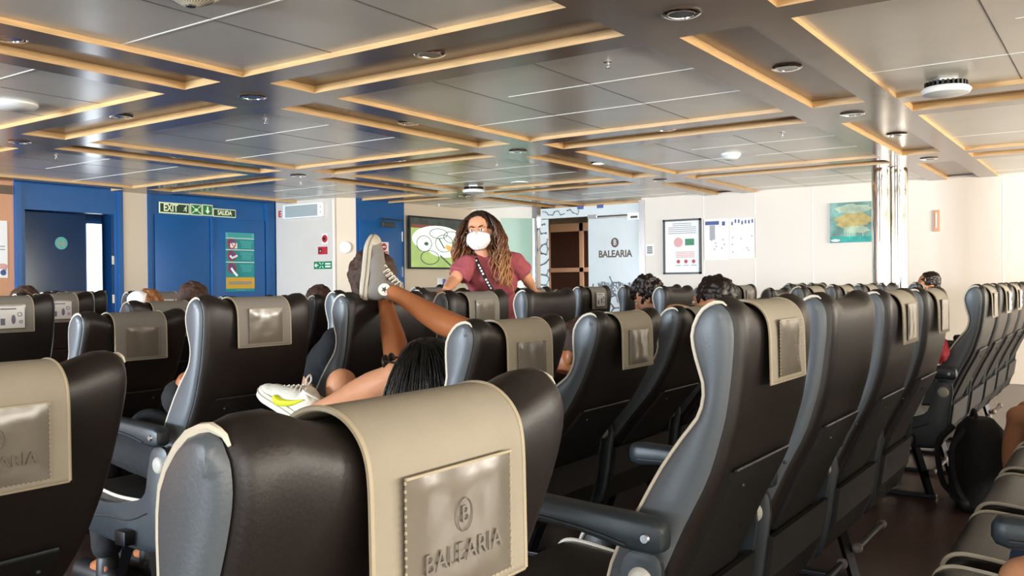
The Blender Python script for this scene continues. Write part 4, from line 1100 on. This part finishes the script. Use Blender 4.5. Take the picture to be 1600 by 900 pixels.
# ------------------------------------------------------------------ shoes
def sneaker(par, heel, toe, up, L, high, kind):
    y = (V(toe)-V(heel)).normalized(); u_ = V(up); u_ = (u_-y*u_.dot(y)).normalized(); x = y.cross(u_)
    M = frame(V(heel), x, y, u_); k = L/.255; M = M @ Matrix.Scale(k, 4)
    root = empty('sneaker'); root.parent = par
    out = [(-.030, .012), (-.033, .05), (-.030, .10), (-.037, .15), (-.043, .19), (-.036, .228), (-.016, .252), (.010, .255), (.034, .238), (.043, .20), (.040, .15), (.032, .10), (.033, .05), (.030, .012), (.014, -.004), (-.014, -.004)]
    P = [(p.x, p.y) for p in smoothpath([V((a, b_, 0)) for a, b_ in out+out[:1]], 60)][:-1]
    rings = []
    for z, f in ((-.001, .93), (.002, .985), (.012, 1), (.026, 1), (.030, .97)):
        rings.append([M @ V((a*f, .125+(b_-.125)*f, z+.012*max(0, (b_-.19)/.065)**2+.003*max(0, (.05-b_)/.05))) for a, b_ in P])
    bm = bmesh.new(); loft(bm, rings); so = obj('sole', bm, 'rubber' if kind == 'grey' else 'canvas_white', root)
    bm = bmesh.new(); tube(bm, [M @ V((a*1.012, .125+(b_-.125)*1.008, .017+.012*max(0, (b_-.19)/.065)**2)) for a, b_ in P], .0022*k, 5, closed=True)
    obj('stripe', bm, 'rubber_dark' if kind == 'grey' else 'rubber', so)
    bm = bmesh.new(); S = M
    ellipsoid(bm, (0, .038, .055), (.034, .040, .058), S); ellipsoid(bm, (0, .20, .034), (.040, .052, .030), S)
    tube(bm, [S @ V((0, .05, .055)), S @ V((0, .10, .060)), S @ V((0, .15, .045)), S @ V((0, .20, .036))], [.036*k, .037*k, .038*k, .034*k], 14)
    h = .155 if high else .10
    tube(bm, [S @ V((0, .052, .05)), S @ V((0, .048, .09)), S @ V((0, .040, h))], [.038*k, .037*k, .039*k], 16)
    if not high: ellipsoid(bm, (0, .10, .075), (.027, .03, .02), S)
    up_m = objm('upper', remesh(bm, .0045, 3), 'canvas_grey' if kind == 'grey' else 'canvas_white', root, auto=0)
    bm = bmesh.new(); tube(bm, [M @ V((.039*math.cos(a), .040+.040*math.sin(a), h+.002)) for a in [2*PI*q/20 for q in range(20)]], .004*k, 6, closed=True); obj('collar', bm, 'rubber' if kind == 'grey' else 'canvas_white', root)
    bm = bmesh.new()
    n = 7 if high else 5
    for q in range(n):
        t_ = q/(n-1); yy = .165-t_*(.075 if high else .07); zz = .070+t_*(.075 if high else .035)
        if high: yy = .155-.075*t_**.8
        for sd in (-1, 1): tube(bm, [M @ V((sd*.026, yy-.012, zz-.012)), M @ V((sd*.010, yy+.004, zz+.004)), M @ V((-sd*.012, yy-.002, zz+.009))], .0028*k, 5)
    if kind == 'white':
        lp = [V((-.01, .085, .118)), V((-.016, .088, .136)), V((-.006, .092, .150)), V((.008, .09, .136)), V((0, .085, .118))]
        tube(bm, [M @ p for p in smoothpath(lp, 16)], .003*k, 6)
    obj('laces', bm, 'canvas_white', root)
    if kind == 'grey':
        for sd in (-1, 1):
            Mp = M @ frame(V((sd*.0385, .046, .098)), V((0, 1, 0)), V((0, 0, 1)), V((sd, 0, 0)))
            bm = bmesh.new(); disc(bm, Mp, 0, 0, .024, .003, t=.008, seg=28); pt = obj('ankle_patch', bm, 'lime_white' if False else 'canvas_white', root)
            bm = bmesh.new(); prism(bm, [((.013 if q % 2 == 0 else .0055)*math.sin(PI*q/5), (.013 if q % 2 == 0 else .0055)*math.cos(PI*q/5)) for q in range(10)], .002, .0045, Mp); obj('star', bm, 'black', pt)
        bm = bmesh.new(); ellipsoid(bm, (0, .215, .033), (.0385, .040, .0275), S); obj('toe_cap', bm, 'rubber', root)
    else:
        for sd in (-1, 1):
            Mp = M @ frame(V((sd*.0365, .10, .05)), V((0, 1, 0)), V((0, 0, 1)), V((sd, 0, 0)))
            sw_ = smoothpath([V((.055, -.012, 0)), V((.02, -.018, 0)), V((-.03, .004, 0)), V((-.06, .028, 0))], 12)
            bm = bmesh.new(); tube(bm, [Mp @ V((p.x, p.y, .003)) for p in sw_], [.006*k, .012*k, .013*k, .013*k, .012*k, .011*k, .010*k, .008*k, .007*k, .005*k, .004*k, .002*k], 8); obj('side_mark', bm, 'neon', root)
    return root

# ------------------------------------------------------------------ the standing woman
f = nrm(-cF*.97-cR*.16-cU*.02)
J = dict(head=at(749, 362, 5.5), face=f, up=nrm(V((0, 0, 1))+cR*-.06),
         neck=at(757, 404, 5.56), chest=at(768, 436, 5.62), pel=at(776, 505, 5.85),
         rsh=at(730, 415, 5.50), lsh=at(803, 410, 5.62), rel=at(707, 440, 5.42), lel=at(824, 436, 5.72), rwr=at(697, 453, 5.25), lwr=at(833, 452, 5.86),
         rhd=-cR*.6-cF*.5-V((0, 0, .35)), lhd=cR*.5+cF*.4-V((0, 0, .5)), rhn=V((0, 0, 1)), lhn=V((0, 0, 1)))
pz = J['pel']; J['rkn'] = V((pz.x-.06, pz.y+.05, .48)); J['lkn'] = V((pz.x+.14, pz.y+.02, .48)); J['ran'] = V((pz.x-.03, pz.y+.16, .08)); J['lan'] = V((pz.x+.16, pz.y+.12, .08))
J['rtoe'] = J['ran']+V((-.09, -.08, -.04)); J['ltoe'] = J['lan']+V((-.09, -.08, -.04))
J['rsh'], J['lsh'] = J['rsh'], J['lsh']
wm = person('standing woman in red t-shirt with white face mask and long curly hair', J, 'skin_c', 'shirt_red', 'denim', .62, 1.2, .0065)
Mh = headframe(J['head'], J['face'], J['up'])
bm = bmesh.new()
N = 22; gr = []
for i in range(N+1):
    a = math.radians(-78+156*i/N); row = []
    for k in range(13):
        t_ = k/12*2-1; w_ = max(0, math.cos(a)); hh = .026+.033*w_**.7; zc_ = -.062+.002*w_; z2 = zc_-hh*t_+.006*max(0, w_-.93)*14*(1-t_)/2
        rr = .078-.028*max(0, t_)**1.5-.004*t_*t_; bul = .034*(1-abs(t_)**2.2)
        yy = .010+(.078+bul)*w_**.75-.010*max(0, t_)*w_
        row.append(bm.verts.new(Mh @ V((rr*math.sin(a)*(1.0), yy, z2))))
    gr.append(row)
for i in range(N):
    for k in range(12): face(bm, (gr[i][k], gr[i+1][k], gr[i+1][k+1], gr[i][k+1]))
mk = obj('face_mask', bm, 'mask_white', wm, auto=0); md = mk.modifiers.new('s', 'SOLIDIFY'); md.thickness = .003
bm = bmesh.new()
for k in (-1, 1):
    for z in (.0, -.085): tube(bm, smoothpath([Mh @ V((k*.076, .03, z)), Mh @ V((k*.086, .0, z*.6+.0)), Mh @ V((k*.082, -.02, .02 if z == 0 else -.03))], 8), .002, 5)
tube(bm, [Mh @ V((0, .104, -.006)), Mh @ V((0, .123, -.04)), Mh @ V((0, .123, -.07)), Mh @ V((0, .100, -.112))], .0022, 5)
obj('mask_strap', bm, 'mask_white', mk)
hc = hair_cap(wm, Mh, 'hair_curly', 1.03, .009, back=.006, drop=.03)
for k in (-1, 1):
    bm = bmesh.new(); tube(bm, smoothpath([Mh @ V((k*.014, .088, .022)), Mh @ V((k*.032, .085, .029)), Mh @ V((k*.050, .070, .022))], 8), .0035, 6); obj('eyebrow', bm, 'hair_dark', wm)
bm = bmesh.new(); strands(bm, Mh, 90, .33, .006, 3, .011, .012, azr=(-95, 95), back=.012); strands(bm, Mh, 55, .33, .006, 8, .012, .016, azr=(78, 122), back=.012); strands(bm, Mh, 60, .36, .006, 9, .012, .016, azr=(-122, -78), back=.012); obj('curls', bm, 'hair_curly', hc, auto=0)
# lanyard strap across the chest
bm = bmesh.new(); pts = smoothpath([at(741, 398, 5.52), at(747, 412, 5.46), at(757, 432, 5.445), at(768, 452, 5.46), at(777, 468, 5.52), at(782, 488, 5.62)], 24)
tube(bm, pts, .014, 6); sh_ = obj('lanyard', bm, 'shirt_black', wm)
bm = bmesh.new()
for k in range(3, 18):
    if k % 5 == 4: continue
    p, q = pts[k], pts[k].lerp(pts[k+1], .6); o_ = -cF*.0125; tube(bm, [p+o_, q+o_], .006, 4)
obj('letters', bm, 'white', sh_)
bm = bmesh.new(); c = at(783, 436, 5.455)
for k in range(5): ring(bm, frame(c+cR*(k-2)*.013, cR, cU, -cF), 0, 0, .005, .0012, 0, ry=.008, seg=10)
obj('chest_print', bm, 'cover', wm)

# ------------------------------------------------------------------ seated people
def seated(label, X, row, head, face_, skin, shirt, pants, hair, cap=.010, dx=0, arms=None, hairlen=0, hs=1.02, **kw):
    Y = ROWY[row]; hd = V(head); pel = V((X, Y+.24, .53)); nk = hd+V((0, -.02, -.14)); ch = pel.lerp(nk, .66)+V((0, -.03, 0))
    J = dict(head=hd, face=face_, pel=pel, chest=ch, neck=nk, rsh=ch+V((.14, 0, .07)), lsh=ch+V((-.14, 0, .07)),
             rel=pel+V((.14, .06, .14)), lel=pel+V((-.14, .06, .14)), rwr=pel+V((.10, .25, .13)), lwr=pel+V((-.10, .25, .13)), rhn=(0, 0, 1), lhn=(0, 0, 1),
             rkn=pel+V((.10, .42, .05)), lkn=pel+V((-.10, .42, .05)), ran=V((X+.09, Y+.64, .09)), lan=V((X-.09, Y+.64, .09)), rtoe=V((X+.09, Y+.78, .04)), ltoe=V((X-.09, Y+.78, .04)))
    if arms: J.update(arms)
    o = person(label, J, skin, shirt, pants, voxel=.011, **kw)
    for q in 'lr':
        bm = bmesh.new(); a_n, t_n = V(J[q+'an']), V(J[q+'toe']); d_ = (t_n-a_n); d_.z = 0; d_.normalize()
        b0 = V((a_n.x, a_n.y, .045)); capsule(bm, b0-d_*.03, b0+d_*.17, .044, .042); capsule(bm, b0, b0+V((0, 0, .06)), .045, .042)
        for vv in bm.verts: vv.co.z = max(vv.co.z, .004)
        obj('shoe', bm, 'plastic_dark', o)
    Mh = headframe(hd, face_)
    if hair: hair_cap(o, Mh, hair, hs, cap, length=hairlen)
    return o, Mh, J
FY = V((0, 1, 0))
seated('person with thick brown hair in the seat behind the raised grey shoe', 2.66, 3, at(578, 447, 3.66), (.45, .9, 0), 'skin_a', 'shirt_black', 'shirt_black', 'hair_brown', .016, hairlen=.16, hs=1.12)
o, Mh, J = seated('person with light brown hair and white cap, head above a seat on the left', 2.84, 5, at(227, 489, 4.92), (.1, 1, 0), 'skin_a', 'shirt_white', 'denim', 'hair_light', .016)
bm = bmesh.new(); ellipsoid(bm, (-.05, -.03, .075), (.06, .07, .05), Mh); obj('cap', bm, 'mask_white', o)
seated('person with dark hair, head just above a seat, left of the grey covered upright seat', 3.42, 5, at(297, 475, 5.2), FY, 'skin_a', 'shirt_black', 'denim', 'hair_brown')
seated('person with dark hair, top of head below the green direction sign', 4.06, 5, at(494, 476, 5.95), FY, 'skin_a', 'shirt_grey', 'denim', 'hair_brown')
seated('person with dark hair, only crown visible at the left edge below the orange wall', 2.74, 6, at(36, 481, 5.3), FY, 'skin_a', 'shirt_grey', 'denim', 'hair_brown')
seated('person with black hair and visible cheek, low between seats under the television', 6.8, 6, at(688, 465, 8.75), (-.9, .1, 0), 'skin_c', 'shirt_black', 'denim', 'hair_black')
seated('person with messy dark curls in a white shirt, leaning out by the frosted door', 5.42, 3, at(1010, 466, 6.2), (-.35, .8, -.6), 'skin_c', 'shirt_white', 'denim', 'hair_dark', .028, hs=1.16)
a_ = dict(lel=at(1050, 487, 4.18), lwr=at(1084, 487, 4.30), lhd=cR*.8+cU*.35, lhn=V((-.5, -.5, .6)))
o, Mh, J = seated('person with dark hair, bare arm raised onto the seat top, bracelet on wrist', 3.97, 2, at(1110, 474, 4.50), FY, 'skin_c', 'shirt_grey', 'denim', 'hair_dark', .014, arms=a_, hairlen=.08, hs=1.1)
bm = bmesh.new(); d_ = (J['lwr']-J['lel']).normalized(); c = V(J['lwr'])-d_*.012; u1 = d_.orthogonal().normalized(); u2 = d_.cross(u1)
tube(bm, [c+(u1*math.cos(2*PI*k/20)+u2*math.sin(2*PI*k/20))*.029 for k in range(20)], .0045, 6, closed=True); obj('bracelet', bm, 'hair_black', o)
seated('man with short dark hair seen in profile right of the chrome pillars', 8.6, 2, at(1448, 447, 7.95), (-.62, .78, 0), 'skin_a', 'shirt_grey', 'denim', 'hair_dark', .012)
a_ = dict(lel=at(293, 596, 3.02), lwr=at(284, 650, 3.2))
seated('person hidden by the grey covered seat, bare arm showing at its left edge', 1.98, 3, V((2.0, 2.66, .92)), FY, 'skin_b', 'shirt_black', 'shirt_black', 'hair_brown', arms=a_, sleeves=.2, leglen=1.2, hands=False)
k1 = at(1592, 652, 4.22)
R0 = dict(lel=V((k1.x-.1, -.2, .72)), rel=V((k1.x+.3, -.2, .72)), lwr=V((k1.x, -.06, .68)), rwr=V((k1.x+.2, -.06, .68)))
a_ = dict(R0, lkn=k1, lan=V((k1.x+.05, k1.y+.06, .09)), ltoe=V((k1.x+.02, k1.y+.2, .04)), rkn=k1+V((.24, -.02, 0)), ran=V((k1.x+.28, k1.y+.06, .09)), rtoe=V((k1.x+.28, k1.y+.2, .04)))
seated('person mostly outside the frame, bare bent knee and shin at the right edge', k1.x+.1, 0, V((k1.x+.12, -.12, 1.16)), FY, 'skin_a', 'shirt_grey', 'denim', 'hair_brown', arms=a_, leglen=.5)
k2 = at(1606, 912, 1.80)
R1 = dict(lel=V((k2.x-.1, -.25, .72)), rel=V((k2.x+.3, -.25, .72)), lwr=V((k2.x, -.1, .68)), rwr=V((k2.x+.2, -.1, .68)))
a_ = dict(R1, lkn=k2, lan=V((k2.x, k2.y+.1, .09)), ltoe=V((k2.x, k2.y+.24, .04)), rkn=k2+V((.26, -.02, 0)), ran=V((k2.x+.26, k2.y+.1, .09)), rtoe=V((k2.x+.26, k2.y+.24, .04)))
seated('person outside the frame, orange lit bare knee in the bottom right corner', k2.x+.12, 0, V((k2.x+.12, -.14, 1.14)), FY, 'skin_a', 'shirt_grey', 'denim', 'hair_brown', arms=a_, leglen=.4)
c = V((4.985, .85, .703)); o = empty('red_bundle', c); tag(o, 'red cloth bundle on the armrest of the first seat beyond the right aisle', 'cloth')
bm = bmesh.new(); ellipsoid(bm, (.01, .0, .06), (.085, .10, .060)); ellipsoid(bm, (.03, -.02, .10), (.06, .07, .055)); objm('cloth_fold', remesh(bm, .008, 3, .012, 22), 'red_cloth', o, auto=0)

# girl with long black hair, curled up in her seat
hd = at(655, 600, 2.56); pel = V((2.06, 2.0, .50)); ch = V((2.03, 1.74, .62))
an = at(494, 644, 2.72); kn = at(624, 588, 2.52)
J = dict(head=hd, face=(-.45, .85, -.1), pel=pel, chest=ch, neck=hd+V((.04, .0, -.12)), rsh=ch+V((.13, -.02, .05)), lsh=ch+V((-.13, .0, .02)),
         rel=pel+V((.14, -.06, .08)), lel=pel+V((-.13, -.06, .02)), rwr=pel+V((.08, .1, .17)), lwr=pel+V((-.05, .12, .17)), rkn=kn, ran=an,
         lkn=at(534, 600, 2.82), lan=at(548, 700, 2.86), rhn=(0, 0, 1), lhn=(0, 0, 1))
J['ltoe'] = J['lan']+V((-.08, .1, -.06))
g1 = person('girl with long black hair, bare legs crossed, white sneaker with yellow mark', J, 'skin_a', 'shirt_black', 'denim', .5, .35, .008, legr=.05)
Mh = headframe(hd, J['face'])
hc = hair_cap(g1, Mh, 'hair_black', 1.02, .003, length=.20)
bm = bmesh.new(); strands(bm, Mh, 620, .36, .0027, 5, .001, .006, azr=(-125, 125), seg=4, steps=10); obj('long_strands', bm, 'hair_black', hc, auto=0)
heel = at(480, 672, 2.72); toe = at(391, 611, 2.88)
sneaker(g1, heel, toe, nrm(cR*.56+cU*.83), .25, False, 'white')
bm = bmesh.new()
for k in (-1, 1):
    ellipsoid(bm, (k*.034, .082, .075), (.028, .010, .022), Mh); tube(bm, [Mh @ V((k*.062, .078, .08)), Mh @ V((k*.090, .03, .07)), Mh @ V((k*.092, -.02, .05))], .003, 6)
tube(bm, [Mh @ V((-.01, .086, .08)), Mh @ V((.01, .086, .08))], .003, 6)
obj('sunglasses', bm, 'black', g1)
# second girl, legs up on the seat in front
pel = V((2.66, 2.0, .52)); ch = V((2.69, 1.70, .70)); hd = V((2.70, 1.60, .90))
an = at(607, 452, 3.42); kn = at(735, 520, 3.06); an2 = at(600, 462, 3.52); kn2 = at(624, 588, 3.02)
J = dict(head=hd, face=(0, 1, .1), pel=pel, chest=ch, neck=hd+V((0, 0, -.12)), rsh=ch+V((.15, -.02, .08)), lsh=ch+V((-.15, -.02, .08)),
         rel=pel+V((.2, -.08, .12)), lel=pel+V((-.18, -.12, .10)), rwr=pel+V((.1, .1, .13)), lwr=pel+V((-.08, .08, .13)), rkn=kn, ran=an, lkn=kn2, lan=an2, rhn=(0, 0, 1), lhn=(0, 0, 1))
g2 = person('person with tanned bare legs propped up on the seat ahead, grey canvas shoes', J, 'skin_b', 'shirt_black', 'denim', .5, .4, .008, legr=.05, calfback=((.012, 0, -.012), (0, 0, -.014)))
hair_cap(g2, headframe(hd, J['face']), 'hair_brown')
sneaker(g2, at(562, 466, 3.42), at(574, 364, 3.42), cR, .25, True, 'grey')
sneaker(g2, at(566, 470, 3.56), at(574, 378, 3.60), cR, .25, True, 'grey')

# ------------------------------------------------------------------ backpack on the floor
c = onZ(1522, 792, 0); o = empty('backpack', (c.x, c.y-.03, 0), .5); tag(o, 'black backpack standing on the floor in the right aisle', 'backpack')
bm = bmesh.new()
for z, w_, d_ in ((.0, .14, .09), (.03, .17, .12), (.15, .18, .125), (.3, .17, .11), (.4, .13, .085), (.45, .07, .05)):
    pass
loft(bm, [[V((w_*math.copysign(abs(math.cos(t))**.6, math.cos(t)), d_*math.copysign(abs(math.sin(t))**.6, math.sin(t)), z)) for t in [2*PI*k/28 for k in range(28)]] for z, w_, d_ in ((.0, .14, .09), (.03, .17, .12), (.15, .18, .125), (.3, .17, .11), (.4, .13, .085), (.45, .07, .05))]); obj('body', bm, 'shirt_black', o)
bm = bmesh.new(); loft(bm, [[V((w_*math.copysign(abs(math.cos(t))**.6, math.cos(t)), -.11+d_*math.copysign(abs(math.sin(t))**.6, math.sin(t)), z)) for t in [2*PI*k/24 for k in range(24)]] for z, w_, d_ in ((.03, .11, .03), (.06, .13, .05), (.2, .13, .05), (.24, .11, .03))]); obj('front_pocket', bm, 'shirt_black', o)
for k in (-1, 1):
    bm = bmesh.new(); tube(bm, smoothpath([(k*.07, .10, .40), (k*.09, .17, .3), (k*.1, .15, .12), (k*.11, .10, .05)], 12), .016, 6); obj('shoulder_strap', bm, 'shirt_black', o)
bm = bmesh.new(); tube(bm, smoothpath([(-.04, .03, .44), (0, .03, .49), (.04, .03, .44)], 10), .01, 6); obj('handle', bm, 'shirt_black', o)

# ================================================================== LIGHT, CAMERA
w = bpy.data.worlds.new('sky'); bpy.context.scene.world = w; w.use_nodes = True
bg = w.node_tree.nodes['Background']; bg.inputs[0].default_value = (.75, .87, 1, 1); bg.inputs[1].default_value = 1.6
def area(name, loc, rot_, sx_, sy_, power, col):
    l = bpy.data.lights.new(name, 'AREA'); l.shape = 'RECTANGLE'; l.size = sx_; l.size_y = sy_; l.energy = power; l.color = col
    o = bpy.data.objects.new(name, l); C.objects.link(o); o.location = loc; o.rotation_euler = rot_; return o
# daylight entering through the window rows (lamps stand in the window openings)
area('daylight_left', (X_MIN+.25, 7.0, 1.4), (0, -PI/2+.16, 0), 1.1, 4.8, 620, (.76, .88, 1)).data.spread = 1.6
area('daylight_left_rear', (X_MIN+.25, -1.6, 1.4), (0, -PI/2-.5, 0), 1.1, 5.0, 260, (1, .97, .92))
area('daylight_back', (0, Y_MIN+.25, 1.4), (PI/2+.7, 0, 0), 10.0, 1.1, 640, (1, .91, .77))
area('daylight_back_right', (8.0, Y_MIN+.25, 1.4), (PI/2+.1, 0, -.35), 5.0, 1.1, 700, (1, .92, .82))
area('vestibule_lamp', (12.1, 5.6, ZC-.1), (0, 0, 0), .8, 2.0, 60, (1, .95, .9))
p = at(932, 257, 1); l = bpy.data.lights.new('glowing_downlight', 'SPOT'); l.energy = 12; l.color = (1, .85, .6); l.spot_size = 1.6
o = bpy.data.objects.new('glowing_downlight', l); C.objects.link(o); o.location = (GX0+1.5*GDX, GY0, ZC-.03)
cam = bpy.data.cameras.new('camera'); cam.sensor_width = 36; cam.lens = 36*FPX/1600; cam.clip_start = .02; cam.clip_end = 200
co = bpy.data.objects.new('camera', cam); C.objects.link(co)
Mx = Matrix.Identity(4)
for i, c in enumerate((cR, cU, -cF, EYE)): Mx.col[i][:3] = c
co.matrix_world = Mx
sc = bpy.context.scene; sc.camera = co
sc.view_settings.view_transform = 'Standard'; sc.view_settings.look = 'None'; sc.view_settings.exposure = .13
sc.cycles.use_denoising = True; sc.cycles.max_bounces = 8; sc.cycles.diffuse_bounces = 4
sc.cycles.sample_clamp_indirect = 6
